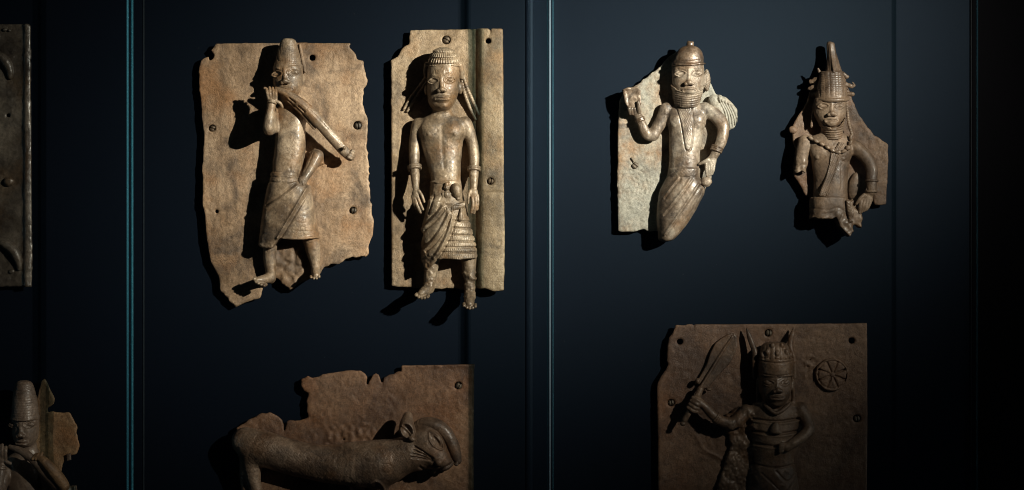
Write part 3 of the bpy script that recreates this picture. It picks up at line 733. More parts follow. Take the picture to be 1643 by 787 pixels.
p3 = plate(T3, P3, M3p, .9, 31, holes=[(1018.5, 265.5, 4)], detail=d3, fine=.5)
screw(p3, 1019, 266, 1.0, 5.4, 40); s = Sculpt(1008, 250, 1026, 266, 8, h=.8); s.chain([(1013, 254, 2, 1.2), (1017, 260, 2, 1.2)], 0); s.build('nail', M_screw, p3)
pins(T3, [(1010, 200), (1010, 350), (1100, 150), (1095, 320)])
s = Sculpt(1000, 92, 1196, 300, 66, seed=33, h=.95)
s.loft([(98, 1102, 24, 24, 22), (112, 1102, 26, 25, 24), (126, 1102, 26, 25, 25), (140, 1102, 24.5, 25, 24), (152, 1102, 20, 24, 22), (160, 1102, 14, 23, 17)], 0, 4)
face(s, (1088, 120.8), (1115, 119.4), 139.5, 148.5, .30, chin=160)
s.ell(1129, 131, 16, 4, 11, 8, 2); s.line([(1084, 113), (1086, 116)], .9, .8, False); s.line([(1117, 111), (1119, 115)], .9, .8, False)
s.loft([(150, 1101, 18, 17, 17), (172, 1101, 20, 14, 16), (182, 1101, 30, 12, 15)], 4, 2)
s.loft([(172, 1100, 24, 11, 14), (180, 1101, 31, 12, 18), (195, 1101, 30, 13, 22), (215, 1100, 27, 13, 23), (240, 1098, 25, 13, 24), (258, 1097, 24.5, 13, 25), (275, 1096, 24.5, 13, 25), (292, 1095, 25, 13, 25)], 6, 3)
s.ell(1083, 196, 20, 12, 13, 14, 7); s.ell(1117, 196, 20, 12, 13, 14, 7)
s.dots([(1079, 203.6), (1119, 205), (1101.5, 262)], 2.0, -1.6); s.dots([(1079, 203.6), (1119, 205), (1101.5, 262)], 1.1, 1.4)
# decorated strip hanging down the chest
s.lift([(1083, 172), (1107, 174), (1110, 200), (1107, 236), (1102, 244), (1097, 240), (1092, 205)], 1.6, .8)
for pts in ([(1083, 173), (1090, 200), (1097, 240), (1102, 244)], [(1108, 174), (1110, 205), (1107, 238), (1102, 244)]): s.line(pts, 1.0, 1.4)
s.pattern(lambda X, Y: .5 * np.sin(X * 1.7 + np.sin(Y * .6)) * np.sin(Y * 1.4), [(1085, 176), (1106, 176), (1108, 205), (1102, 242), (1094, 205)])
# arm raised with the tablet
s.chain([(1068, 176, 12, 10.5), (1060, 196, 13, 10), (1048, 216, 15, 9.6)], 4)
s.chain([(1046, 218, 15, 9.6), (1037, 216, 18, 8.6), (1030, 203, 20, 7.4), (1025, 191, 20, 6.6)], 3)
s.ell(1020, 181, 19, 7.5, 9, 6, 3, -20)
s.pattern(lambda X, Y: .35 * np.sin((X + Y) * 1.3) * np.sin((X - Y) * 1.3), [(1056, 178), (1074, 172), (1076, 190), (1058, 212), (1044, 208)], 2)
s.ell(1133, 130, 10, 6, 18, 9, 3); s.pattern(lambda X, Y: .5 * np.sin(Y * 1.6) * np.sin(X * 1.2), rects(1128, 112, 1146, 160), 2)
s.chain([(1024, 182, 24, 3), (1023, 174, 29, 2.8), (1022.5, 166, 30, 2.5)], 1)
for i in range(3): s.chain([(1010 + 4 * i, 184, 22, 2.6), (1008 + 4.4 * i, 176, 26, 2.4)], .8)
# arm akimbo
s.chain([(1130, 177, 13, 12), (1148, 188, 17, 11), (1158.5, 205, 22, 10), (1156, 226, 26, 9), (1148, 243, 28, 7.6), (1142, 254, 28, 6.6)], 4)
s.ell(1138, 262, 29, 9, 10, 6, 3, 25)
for i in range(4): s.chain([(1130 + 4.2 * i, 264 + 1 * i, 32, 2.8), (1131 + 3.6 * i, 274, 33, 2.6), (1132 + 2.6 * i, 283 - i, 31, 2.3)], .7)
s.chain([(1133, 258, 33, 3), (1126, 262, 33, 2.6), (1119.5, 265, 31, 2)], 1)
s.noise(.22, 3.5, .45, 12)
B3 = s.build('figure', M3f, T3)
s = Sculpt(1066, 60, 1138, 116, 62, h=1.0, seed=34)
s.loft([(76, 1105, 7, 27, 8), (79, 1105, 14, 27, 14), (86, 1104.5, 20, 26, 20), (95, 1104, 22.8, 26, 24), (104, 1103, 24.8, 25, 25.6), (107, 1102.5, 25.6, 25, 26.4)], 0, 1.5)
s.chain([(1076.5, 107, 32, 1.7), (1086, 107, 46, 1.9), (1102, 107.5, 51.5, 2.0), (1119, 106, 46, 1.9), (1129, 104.5, 32, 1.7)], 1.0)
s.ell(1105.5, 73, 27, 6, 4.5, 6, 2); s.ell(1103, 70.5, 28, 2.6, 2.6, 3, 1); s.ell(1109, 71, 28, 2.6, 2.6, 3, 1); s.line([(1090, 101), (1104, 102), (1120, 100)], 1, .8); s.noise(.2, 3, .6, 9)
s.build('helmet', M3d, B3)
s = Sculpt(1066, 132, 1136, 184, 62, h=.9, seed=35)                  # beaded high collar
s.loft([(138, 1101.5, 26, 23, 24), (150, 1101.5, 24.5, 23, 25), (162, 1101, 22, 21, 24), (172, 1101, 19.5, 19, 22), (175, 1101, 18.5, 18, 21)], 0, 1.5)
s.keep([(1072, 136), (1077, 140), (1084, 147), (1094, 151.5), (1103, 152), (1114, 150), (1122, 145), (1129, 138), (1131, 150), (1124, 168), (1112, 175), (1092, 175), (1080, 169), (1073, 152)], 1.2)
s.pattern(lambda X, Y: .45 * np.cos((Y - .010 * (X - 1101) ** 2 * -1) * 2 * np.pi / 3.4) + .2 * np.sin(X * 2 * np.pi / 2.6))
s.line([(1073, 137), (1084, 148), (1103, 153), (1121, 147), (1130, 138)], 1.3, -1.6); s.build('collar', M3f, B3)
s = Sculpt(1128, 146, 1192, 216, 34, h=1.0, seed=36)                 # fringed bundle at the shoulder
s.slab([(1136, 162), (1142, 154), (1152, 153), (1164, 157), (1175, 167), (1182, 177), (1183, 198), (1176, 207), (1166, 211), (1160, 204), (1150, 188), (1140, 176)], -2, 15, 0, 7)
s.ell(1144, 163, 12, 9, 10, 9, 3); s.ell(1154, 160, 14, 5, 7, 7, 2)
for i in range(5): s.line([(1150 + 5 * i, 160 + 2.5 * i), (1160 + 4.6 * i, 180 + 2 * i), (1164 + 4.2 * i, 208 - 2 * i)], 1.4, 2.4)
for i in range(4): s.line([(1153 + 5 * i, 162 + 2 * i), (1163 + 4.6 * i, 182 + 2 * i), (1167 + 4.2 * i, 206 - 2 * i)], 1.4, -1.2)
s.noise(.3, 3.5, .5, 10); s.build('fringed_bundle', M3p, T3)
s = Sculpt(992, 134, 1036, 186, 42, h=1.0, seed=37)                  # tablet held up
s.slab([(998, 146), (1004, 143), (1021, 140.5), (1026, 145), (1028, 168), (1022, 178), (1008, 180), (1001, 165)], 4, 26, 0, 2.2)
s.lift([(1003, 148), (1020, 146), (1023, 168), (1006, 172)], -.8, .7); s.line([(999, 146), (1020, 142.5), (1026, 147)], 1, -.8); s.rough(rects(996, 140, 1030, 180), .8, 5); s.noise(.2, 3, .3, 9)
s.build('tablet', M3d, T3)
s = Sculpt(1046, 264, 1150, 394, 56, seed=38)
s.loft([(284, 1095, 26, 13, 26), (296, 1096, 33, 13, 29), (310, 1093, 36, 13, 31), (332, 1086, 32.5, 13, 31), (352, 1080, 27, 13, 30), (370, 1074, 20, 13, 27), (384, 1068, 13, 13, 22), (388, 1066, 6, 13, 16)], 0, 3)
s.loft([(270, 1097, 24.5, 13, 25.5), (273, 1097, 26, 13, 28), (283, 1096, 26, 13, 28), (286, 1096, 25, 13, 26)], 1.5, 1.5)
s.ell(1131, 293, 28, 9.5, 8, 7, 1.5, -8); s.line([(1122, 297), (1130, 300), (1140, 296)], .9, 1.1)
for pts in ([(1106, 287), (1088, 312), (1061, 345)], [(1119, 296), (1096, 330), (1063, 377)], [(1086, 287), (1075, 300), (1062, 318)]):
    s.line(pts, 1.7, -2.0); s.line([(u + 3.2, v + 2.0) for u, v in pts], 1.2, 1.4)
s.line([(1126, 304), (1110, 335), (1085, 372)], 1.3, .9)
s.pattern(lambda X, Y: .4 * np.sin(X * 1.3) * np.sin(Y * 1.2), rects(1070, 273, 1124, 284)); s.noise(.25, 3.5, .5, 12)
s.build('skirt', M3f, B3)
band(B3, 'bracelet', M3d, (1027.5, 197, 20), (1024.5, 190.5, 20), 2, 6.8); band(B3, 'bracelet', M3d, (1149.5, 236, 27.5), (1146, 245, 28), 3, 8.6)

# ------------------------------------------------------------------ fragment: figure in a beaded spire crown
M4p = bronze('plate_red_brown', 13, (.085, .050, .030), (.18, .108, .066), (.27, .175, .112), rough=(.5, .7), metal=.05, stipple=.45, stain=.4)
M4f = bronze('figure_red_brown', 14, (.078, .048, .030), (.175, .112, .070), (.275, .190, .128), rough=(.42, .66), metal=.14, polish=.35, stipple=.12, stain=.4, relief=.35)
T4 = thing('relief_fragment', 'small reddish broken plaque, bust with a tall beaded spire crown and bead necklace', 'plaque', (1345, 376, -2), 'bronze reliefs mounted in the case')
P4 = [(1308, 125), (1330, 116), (1352, 118), (1358, 128), (1363, 145), (1368, 157.6), (1373, 172), (1380, 186), (1390, 200), (1402.6, 216.5), (1412, 222), (1426, 233, .5), (1424.7, 282, .3), (1422, 328, .5), (1412, 330), (1404, 330), (1401, 318), (1399, 305), (1388, 318), (1376, 335), (1360, 345), (1330, 335), (1303, 320), (1292, 314), (1284, 298), (1274, 285), (1273, 262), (1277, 240), (1272.6, 230), (1271.4, 212), (1272.5, 199), (1280, 186), (1289, 174), (1297, 155)]
p4 = plate(T4, P4, M4p, .9, 41, fine=.5)
s = Sculpt(1262, 200, 1284, 222, 12, h=.8); s.ell(1272, 209, 2, 7, 6, 5, 0, 20); s.noise(.3, 4, .3, 8); s.build('nail', M4p, p4)
pins(T4, [(1335, 150), (1400, 250), (1325, 300)])
s = Sculpt(1262, 156, 1412, 352, 62, seed=43, h=.95)
s.loft([(158, 1328.5, 24.5, 24, 21), (170, 1328.5, 26, 25, 23), (183, 1328.5, 25.5, 25, 23.5), (194, 1328.5, 21, 25, 22), (202, 1328.5, 15, 24, 18), (207, 1328.5, 9, 23, 13)], 0, 4)
face(s, (1315.2, 172.3), (1341.6, 171.6), 188.5, 196, .30, chin=205)
s.loft([(196, 1331, 17, 17, 16), (215, 1333, 18, 14, 16), (226, 1333, 26, 12, 14)], 4, 2)
s.loft([(216, 1332, 22, 10, 13), (223, 1331, 34, 12, 17), (238, 1330.5, 34.5, 13, 22), (260, 1331, 30.5, 13, 23), (285, 1331, 27.5, 13, 23.5), (305, 1331, 27, 13, 24), (322, 1331, 27.5, 13, 24)], 5, 3)
s.pattern(lambda X, Y: .22 * np.sin(X * 2 * np.pi / 4.6 + np.sin(Y * .5)) * np.sin(Y * 2 * np.pi / 4.6), rects(1304, 232, 1360, 312), 3)
s.ell(1312, 245, 20, 13, 13, 14, 7); s.ell(1350, 245, 20, 13, 13, 14, 7); s.ell(1308, 253, -.4, 4, 4, 2.6, 1, on=True); s.ell(1349, 256, -.4, 3.2, 3.2, 2.4, 1, on=True)
s.line([(1345, 265), (1346, 295), (1344, 306)], 1.2, .7)
s.chain([(1290, 228, 13, 11), (1286, 246, 14, 10.5), (1284, 262, 14, 10.2), (1282, 276, 13, 10)], 3); s.rough(rects(1266, 258, 1298, 284), 1.6, 5, 3); s.slab([(1264, 279), (1270, 276), (1276, 279), (1284, 275), (1290, 279), (1298, 276), (1298, 300), (1264, 300)], -8, 60, 1, 1, '-')
s.chain([(1371, 238, 13, 12), (1384, 250, 18, 11), (1394.5, 268, 23, 9.8), (1395, 290, 27, 8.6), (1394, 309, 29, 7.2)], 4)
s.ell(1388, 320, 28, 9, 10, 6, 3, 30)
for i in range(4): s.chain([(1378 + 4.6 * i, 320 + 1.5 * i, 31, 3), (1376 + 4.4 * i, 331 + .5 * i, 32, 2.8), (1375 + 3.6 * i, 342 - 1.5 * i, 30, 2.3)], .8)
s.chain([(1382, 314, 32, 3), (1375, 320, 33, 2.7), (1370, 328, 31, 2.2)], 1)
s.ell(1370, 298, 3, 9, 22, 6, 4, 12)
s.noise(.25, 3.5, .45, 12)
B4 = s.build('figure', M4f, T4)
s = Sculpt(1288, 60, 1376, 172, 62, h=.9, seed=44)
s.loft([(117, 1332, 18.5, 18, 18), (128, 1332, 20.8, 20, 21), (145, 1332, 23.6, 23, 24), (160, 1331.5, 25.6, 24, 25.5), (163, 1331.5, 25.8, 24, 25.5)], 0, 1.2)
s.loft([(67.5, 1330, 3, 7, 5), (72, 1332, 6.6, 7, 7.5), (90, 1334, 8.4, 9, 10), (105, 1335, 10.8, 13, 15), (119, 1335, 14.5, 19, 18)], 2, 1.5)
s.chain([(1331, 72, 14, 1.5), (1332, 92, 19, 1.7), (1333, 117, 38, 1.8)], 1); s.line([(1339.5, 74), (1341, 95), (1343, 116)], 1.2, 1.1); s.line([(1327, 74), (1327, 117)], 1, .7)
beads = lambda X, Y: -.9 * np.abs(np.sin((X - 1311) * np.pi / 7.6)) ** .5 * np.abs(np.sin((Y - 119) * np.pi / 3.7)) + .5 * np.exp(-(((X - 1311 + 3.8) % 15.2 - 3.8) / 1.0) ** 2)
s.pattern(beads, rects(1309, 119, 1358, 158))
s.chain([(1307, 161, 28, 3), (1318, 163, 45, 3.2), (1332, 164, 51, 3.4), (1346, 163, 45, 3.2), (1357, 161, 28, 3)], 1)
s.line([(1311, 117.5), (1332, 119), (1354, 117)], 1.0, -1.2); s.noise(.15, 3, .3, 9)
s.build('crown', M4f, B4)
for pts in ([(1312, 116, 20, 2.8), (1310, 112, 22, 1.4)], [(1311, 128, 16, 4), (1304, 131, 12, 3.8), (1300, 132, 10, 3)], [(1311, 140, 16, 4.2), (1303, 142, 11, 4), (1299, 143, 9, 3.2)], [(1310, 151, 16, 4), (1304, 153, 11, 3.6)],
            [(1350, 121, 26, 3.4), (1355, 125, 26, 3)], [(1353, 137, 28, 4), (1361, 140, 28, 3.6), (1366, 140, 26, 2)], [(1357, 153, 27, 3.6), (1363, 153, 27, 3.6)], [(1365, 134, 22, 1.4), (1369, 139, 20, 1.2)]):
    A = np.array(pts); s = Sculpt(*(A[:, :2].min(0) - 8), *(A[:, :2].max(0) + 8), A[:, 2].max() + 8, h=.9, seed=int(A[0, 1])); s.chain(pts, 0); s.ell(*pts[-1][:3], pts[-1][3] * 1.3, pts[-1][3] * 1.1, pts[-1][3], .5); s.noise(.5, 3, .6, 6)
    s.build('crown_tassel', M4f, B4)
s = Sculpt(1306, 188, 1362, 234, 60, h=.9, seed=45)                  # ringed collar
s.loft([(190, 1330, 23.5, 23, 22.5), (203, 1332, 19, 21, 22), (213, 1334, 16, 18, 21), (226, 1335, 15, 16, 19)], 0, 1.5)
s.keep([(1306, 188), (1312, 197), (1320, 205), (1330, 208.5), (1340, 206), (1349, 198), (1354, 188), (1356, 205), (1350, 222), (1338, 228), (1324, 226), (1314, 215)], 1.2)
s.pattern(lambda X, Y: .75 * np.cos((Y - .012 * (X - 1332) ** 2 * -1) * 2 * np.pi / 3.6)); s.line([(1307, 190), (1318, 204), (1331, 209.5), (1343, 205), (1353, 190)], 1.3, -1.6); s.build('collar', M4f, B4)
for pts in ([(1355, 166, 24, 2.4), (1357, 182, 22, 2.4), (1359, 198, 20, 2.6), (1365, 218, 18, 2.4)], [(1304, 166, 24, 2.2), (1302, 184, 20, 2.2), (1300, 204, 16, 2.2)]):
    A = np.array(pts); s = Sculpt(*(A[:, :2].min(0) - 6), *(A[:, :2].max(0) + 6), A[:, 2].max() + 6, h=.9); s.chain(pts, 0); s.pattern(lambda X, Y: .3 * np.sin(Y * 2 * np.pi / 4)); s.build('bead_strand', M4f, B4)
nk = [(1298, 223, 25, 35), (1306, 228, 31, 32), (1314.5, 233, 35, 30), (1323, 238, 37.5, 30), (1331, 243, 38.5, 28), (1340, 246, 38.8, 5), (1349, 244.5, 38, -20), (1356, 239, 36, -45), (1360, 231, 32.5, -65), (1361.5, 222, 27, -80)]
for i, (u, v, d, r) in enumerate(nk):
    s = Sculpt(u - 9, v - 9, u + 9, v + 9, d + 7, h=.85, seed=i); s.ell(u, v, d, 5.2 if i != 7 else 4.6, 3.0 if i != 7 else 4.4, 3.6, 0, r); s.line([(u - 3, v), (u + 3, v)], .8, .4, False); s.build('bead', M4f, B4)
s = Sculpt(1306, 222, 1356, 320, 50, h=.95, seed=46)                 # strap across the chest
s.slab([(1329, 246), (1342, 250), (1342, 262), (1334, 285), (1326, 305), (1322, 317), (1309, 315), (1313, 302), (1321, 284), (1327, 266)], 26, 38.4, 0, 2)
s.slab([(1342, 230), (1350, 231), (1338, 248), (1331, 246)], 26, 37.6, 0, 2)
s.pattern(lambda X, Y: .6 * np.sin((X + Y * .38) * 2 * np.pi / 4.2) * np.sin((Y - X * .4) * 2 * np.pi / 4.2)); s.line([(1329, 250), (1322, 284), (1312, 312)], 1, -1.0); s.line([(1341, 254), (1333, 285), (1322, 314)], 1, -1.0); s.noise(.15, 3, .2, 8)
s.build('chest_strap', M4f, B4)
s = Sculpt(1290, 302, 1390, 386, 50, seed=47)
s.loft([(316, 1329, 27.5, 13, 25), (322, 1328, 28.5, 13, 27), (340, 1328, 29, 13, 27), (356, 1332, 34, 13, 27), (380, 1340, 36, 13, 26)], 0, 1.5, n=3.2)
s.keep([(1297, 316), (1360, 316), (1372, 334), (1367, 356), (1364, 372), (1358, 379), (1350, 372), (1342, 362), (1336, 350), (1328, 353), (1318, 350), (1308, 353), (1299, 350)], 2)
s.slab([(1299, 318), (1368, 322), (1380, 345), (1378, 364), (1367, 359), (1363, 371), (1358, 379), (1350, 371), (1342, 362), (1336, 351), (1316, 352), (1299, 351)], -1, 24, 3, 4)
s.slab([(1351, 321), (1362, 323), (1368, 335), (1378, 343), (1380, 352), (1378, 365), (1368, 361), (1358, 358), (1354, 340)], 8, 30, 4, 4)
s.slab([(1352, 321), (1363, 324), (1364, 344), (1363, 356), (1357, 357), (1354, 340)], 20, 40, 1.5, 2.5)
s.pattern(lambda X, Y: .6 * np.sin((Y + np.abs(X - 1358)) * 2 * np.pi / 4.4), [(1353, 323), (1362, 325), (1363, 355), (1357, 356)])
s.line([(1300, 335), (1325, 338), (1340, 334), (1350, 340)], 1.4, .8); s.line([(1348, 345), (1342, 356)], 2.5, -1.6); s.rough(rects(1296, 338, 1384, 382), 1.6, 7, 3); s.noise(.3, 4, .6, 12)
s.build('skirt', M4f, B4)
band(B4, 'bracelet', M4f, (1395, 289.5, 27), (1395, 293.5, 27.4), 1, 9); band(B4, 'bracelet', M4f, (1394, 306, 28.8), (1394, 310.5, 29), 1, 7.8)

RELIEF = 1.0

# ------------------------------------------------------------------ plaque with the leopard
M5p = bronze('plate_brown', 17, (.090, .044, .024), (.185, .096, .053), (.27, .152, .088), rough=(.5, .72), metal=.12, stipple=.4, stain=.5, scale=.6)
M5f = bronze('leopard_brown', 18, (.070, .042, .027), (.165, .102, .066), (.27, .185, .13), rough=(.38, .6), metal=.2, polish=.6, stipple=.5, stain=.6, relief=.5)
T5 = thing('relief_plaque', 'dim brown plaque with a leopard in relief, head low at the right', 'plaque', (570, 860, -2), 'bronze reliefs mounted in the case')
P5 = [(644, 588, .5), (700, 586.5, .2), (761, 585, .2), (760, 700, .25), (760, 862, .3), (400, 862, .3), (394, 800), (391, 730), (386, 700), (378, 687), (396, 676), (415.5, 665), (432, 661.5), (445, 667), (452, 674), (456, 684), (454, 694), (457.5, 690), (459.6, 676), (479, 675), (494, 670.6), (492, 655), (491, 644), (495, 632), (487, 628), (481.6, 619.6), (483, 608.6), (493, 603), (501, 607), (523, 600), (545, 596.5), (565, 594.5), (578, 595), (586, 600), (590, 606), (588, 614), (589.5, 622), (591.5, 613), (597.5, 602), (603, 599), (608.5, 602), (611, 610), (612.6, 617), (615, 606), (625, 601), (643, 596)]
def d5(s):
    s.rough(rects(520, 680, 600, 716), 2.2, 6, 4); s.line([(644, 588), (700, 588), (760, 587)], 2.2, -1.2)
p5 = plate(T5, P5, M5p, .7, 51, holes=[(735, 619, 5.6)], detail=d5, fine=.45)
screw(p5, 736, 619.5, .8, 5.2, 120); pins(T5, [(520, 640), (740, 650), (440, 830), (740, 840)])
s = Sculpt(374, 652, 748, 862, 78, seed=53, h=1.25)
s.chain([(396, 706, 16, 22), (420, 716, 20, 28), (455, 727, 22, 28), (495, 737, 23, 28), (535, 742, 24, 31), (575, 742, 25, 36), (610, 741, 27, 38), (636, 733, 28, 32), (660, 723, 32, 27)], 0, flat=.95)
s.chain([(404, 716, 18, 20), (407, 742, 18, 16), (410, 770, 18, 11), (418, 800, 17, 9), (420, 845, 17, 9)], 8)
s.chain([(400, 730, 10, 14), (394, 765, 10, 8), (398, 800, 10, 7), (400, 845, 10, 7)], 5)
s.chain([(608, 752, 26, 22), (612, 780, 24, 13), (614, 815, 22, 11), (614, 850, 22, 10)], 8); s.chain([(578, 755, 18, 18), (574, 790, 14, 11), (574, 850, 14, 9)], 8)
s.line([(598, 770), (608, 766), (617, 774), (621, 790)], 2.2, -2.4)
# head in profile, sinking towards the right
s.ell(684, 708, 30, 30, 32, 24, 6, 25); s.chain([(690, 716, 32, 27), (702, 729, 36, 21), (713, 738, 38, 14)], 6)
s.ell(672, 730, 34, 24, 22, 18, 7)
s.line([(676, 744), (688, 752), (700, 751), (714, 745), (729, 738)], 1.9, 3.0); s.ell(706, 736, 0, 6, 6.5, 5, 2.5, on=True); s.line([(699, 730), (699, 740), (708, 744)], 1.2, 1.0)
s.ell(724, 740, 36, 6, 4, 7, 3, -25)
a = math.radians(52)                                                 # almond eye
def E(x, y): return (702 + x * math.cos(a) - y * math.sin(a), 702 + x * math.sin(a) + y * math.cos(a))
s.dots([E(0, 0)], 11, 1.2)
s.ell(*E(0, 0), -1.0, 15, 7, 5.0, .6, 52, '+', True)
s.line([E(17 * math.cos(t), 8.6 * math.sin(t) * (1 - .35 * abs(math.cos(t)))) for t in np.linspace(0, 2 * math.pi, 19)], 1.3, -2.2)
s.ell(*E(0, 0), 1.2, 11, 4.2, 6.0, .5, 52, '-', True); s.ell(*E(.5, 0), -1.5, 4, 3, 3, .5, 52, '+', True)
for i in range(4): s.line([(668 - i * 1.5, 711 + i * 5.6), (682 - i, 719 + i * 3.6), (697 - i * .5, 729 + i * 1.6)], 1.3, 3.0)
s.pattern(lambda X, Y: .35 * np.sin(X * 1.25 + np.sin(Y * .5)) * np.sin(Y * 1.25 + np.sin(X * .4)), [(400, 680), (660, 690), (700, 730), (640, 780), (400, 780)], 6)
for u, v, r in ((440, 722, 9), (472, 735, 8), (505, 728, 8), (520, 752, 9), (552, 735, 9), (580, 755, 10), (598, 728, 9), (560, 766, 8), (625, 745, 9), (420, 705, 7)):
    s.line([(u + r * math.cos(t), v + r * .8 * math.sin(t)) for t in np.linspace(0, 6.283, 13)], 1.0, .45)
s.noise(.3, 4, .45, 18)
B5 = s.build('leopard_body', M5f, T5)
s = Sculpt(660, 660, 752, 748, 78, seed=54, h=1.0)                   # smooth ridge from the crown of the head to the nose
s.chain([(664, 686, 24, 7), (681, 679, 28, 11), (699, 680, 31, 12), (714, 690, 31, 11.6), (725, 708, 30, 11), (731, 724, 29, 9.6), (735, 736, 29, 6.5)], 0)
s.line([(672, 688), (690, 686), (705, 693), (716, 708), (722, 726), (725, 740)], 1.6, 1.8); s.ell(733, 741, 36, 4, 3, 4, 1); s.line([(680, 670), (700, 671), (717, 680)], 1.0, .5); s.noise(.25, 4, .4, 12)
s.build('brow_ridge', M5f, B5)
s = Sculpt(634, 650, 680, 708, 74, seed=55, h=1.0)                   # cupped ear
s.chain([(656, 666, 32, 8), (655, 676, 38, 11), (656, 686, 43, 13), (659, 693, 42, 10)], 0); s.ell(655.5, 686, 55, 9, 12.5, 10, 1.0, -30, '-'); s.line([(648, 679), (656, 686), (663, 694)], 1.2, -1.6); s.ell(664, 699, 54, 6, 4, 5, 1.5, 20); s.noise(.25, 4, .4, 12)
s.build('ear', M5f, B5)

# ------------------------------------------------------------------ plaque with the warrior raising a sword
M6p = bronze('plate_dark_brown', 21, (.088, .046, .027), (.18, .100, .060), (.25, .150, .094), rough=(.5, .72), metal=.12, stipple=.45, stain=.5, streak=.25, scale=.6)
M6f = bronze('figure_dark_brown', 22, (.068, .040, .025), (.155, .095, .060), (.24, .158, .105), rough=(.42, .64), metal=.15, polish=.3, stipple=.2, stain=.4, relief=.4)
T6 = thing('relief_plaque', 'wide dim brown plaque, crowned warrior lifting a curved sword beside a round rosette', 'plaque', (1222, 860, -2), 'bronze reliefs mounted in the case')
P6 = [(1084, 521, .6), (1092, 522), (1110, 520.5, .2), (1240, 520, .15), (1392, 518.5, .15), (1392.5, 690, .15), (1391, 862, .3), (1056, 862, .4), (1056, 787, .4), (1055, 700, .4), (1054, 615.6), (1060, 605), (1070, 590), (1070, 560), (1073.4, 541.7), (1080.5, 531)]
def d6(s):
    s.line([(1117, 700), (1130, 722), (1150, 732), (1165, 742)], 1.8, -1.8); s.line([(1125, 728), (1150, 740)], 1.4, .9); s.rough(rects(1290, 570, 1310, 612), 2.4, 4, 3)
    s.line([(1113, 520), (1112, 528)], 1.0, 2)
p6 = plate(T6, P6, M6p, .7, 61, holes=[(1091, 548.7, 4.6), (1366.7, 547, 4.8), (1233, 534.6, 5.6), (1077, 646.6, 5.4), (1375, 672, 6)], detail=d6, fine=.4)
screw(p6, 1233.5, 534.6, .6, 5.4, 95); screw(p6, 1077, 646.6, -.5, 5, 80); screw(p6, 1375, 672, -1.2, 5.4, 85); pins(T6, [(1100, 600), (1360, 600), (1100, 830), (1360, 830)])
s = Sculpt(1304, 570, 1366, 632, 20, h=1.0, seed=62)
s.loft([(575, 1334, 4, 0, 9), (577, 1334, 11, 0, 9), (582, 1334, 18, 0, 9), (590, 1334, 24, 0, 9), (601, 1334, 26.5, 0, 9), (612, 1334, 24, 0, 9), (620, 1334, 18, 0, 9), (625, 1334, 11, 0, 9), (627, 1334, 4, 0, 9)], 0, 1, n=6)
s.line([(1334 + 23 * math.cos(t), 601 + 22 * math.sin(t)) for t in np.linspace(0, 6.283, 25)], 1.2, 1.0)
for i in range(8):
    t = math.pi / 8 + i * math.pi / 4; s.line([(1334 + 4 * math.cos(t), 601 + 4 * math.sin(t)), (1334 + 22 * math.cos(t), 601 + 21 * math.sin(t))], 1.5, 2.6, False)
s.ell(1334, 601, 6, 4, 4, 3, 1); s.noise(.3, 3.5, .4, 9); s.build('rosette', M6p, T6)
s = Sculpt(1080, 528, 1192, 690, 46, h=1.0, seed=63)
s.slab([(1175.5, 534), (1168, 536), (1156, 543), (1146, 552), (1139, 566), (1134, 582), (1126, 598), (1117, 612), (1127, 624), (1136, 622), (1152.7, 602), (1168, 586), (1178, 570), (1182, 556), (1181, 540)], -1, 7.5, 0, 1.5)
s.chain([(1173, 541, 7.5, 1.6), (1152, 574, 8, 2.2), (1122, 623, 11, 2.6)], 1)
for i in range(5): s.dots([(1166 + i * 2.2, 548 - i * 3)], 1.1, 1.0)
s.ell(1118, 611, 12, 4, 5, 6, 1); s.ell(1136, 624, 12, 5, 3, 5, 1); s.chain([(1122, 624, 18, 5.4), (1108, 652, 24, 5), (1096, 672, 24, 4.6)], 2); s.ell(1093.5, 678, 24, 4.4, 4, 4.4, 1); s.noise(.2, 3.5, .3, 9)
s.build('sword', M6f, T6)
s = Sculpt(1090, 594, 1316, 862, 60, seed=64, h=1.2)
s.loft([(597, 1240, 24, 24, 21), (610, 1240.5, 26, 25, 23), (622, 1240.5, 26, 25, 24), (634, 1240.5, 23, 25, 23), (644, 1240.5, 17, 24, 20), (651, 1240.5, 10, 23, 14)], 0, 4)
face(s, (1227, 611.4), (1253, 610.2), 626, 634.5, .34, chin=649)
s.ell(1268, 620, 15, 4, 9, 8, 2); s.chain([(1214, 604, 18, 3), (1214, 640, 16, 3)], 2); s.chain([(1269, 604, 18, 3), (1271, 644, 14, 3.4)], 2)
s.loft([(638, 1240, 18, 16, 15), (655, 1240, 24, 13, 15)], 4, 2)
s.loft([(642, 1240, 26, 10, 13), (650, 1240.5, 37, 12, 17), (665, 1241, 39, 13, 21), (690, 1241, 37, 13, 23), (715, 1240, 32, 13, 24), (740, 1240, 32, 13, 24), (770, 1240, 38, 13, 27), (820, 1240, 44, 13, 28), (858, 1240, 46, 13, 28)], 5, 3)
for v in (672, 691.5, 711): s.line([(1205, v - 2), (1240, v + 1.5), (1278, v - 2)], 1.7, 3.2); s.line([(1205, v + 2), (1240, v + 5.5), (1278, v + 2)], 1.4, -.9)
s.pattern(lambda X, Y: .38 * np.sin(X * 2 * np.pi / 4.2) * np.sin(Y * 2 * np.pi / 4.2), [(1206, 655), (1276, 655), (1274, 740), (1208, 740)], 3)
s.line([(1206, 742), (1240, 747), (1276, 741)], 1.6, 1.8); s.line([(1240, 752), (1258, 768), (1275, 754)], 1.4, 1.4); s.line([(1218, 756), (1238, 775), (1252, 790)], 1.4, 1.2); s.line([(1256, 788), (1268, 772)], 1.4, 1.1)
s.chain([(1222, 646, 30, 3), (1232, 656, 36, 3.4), (1240, 660, 38, 3.2), (1252, 654, 36, 3.6), (1262, 646, 30, 3)], 1)
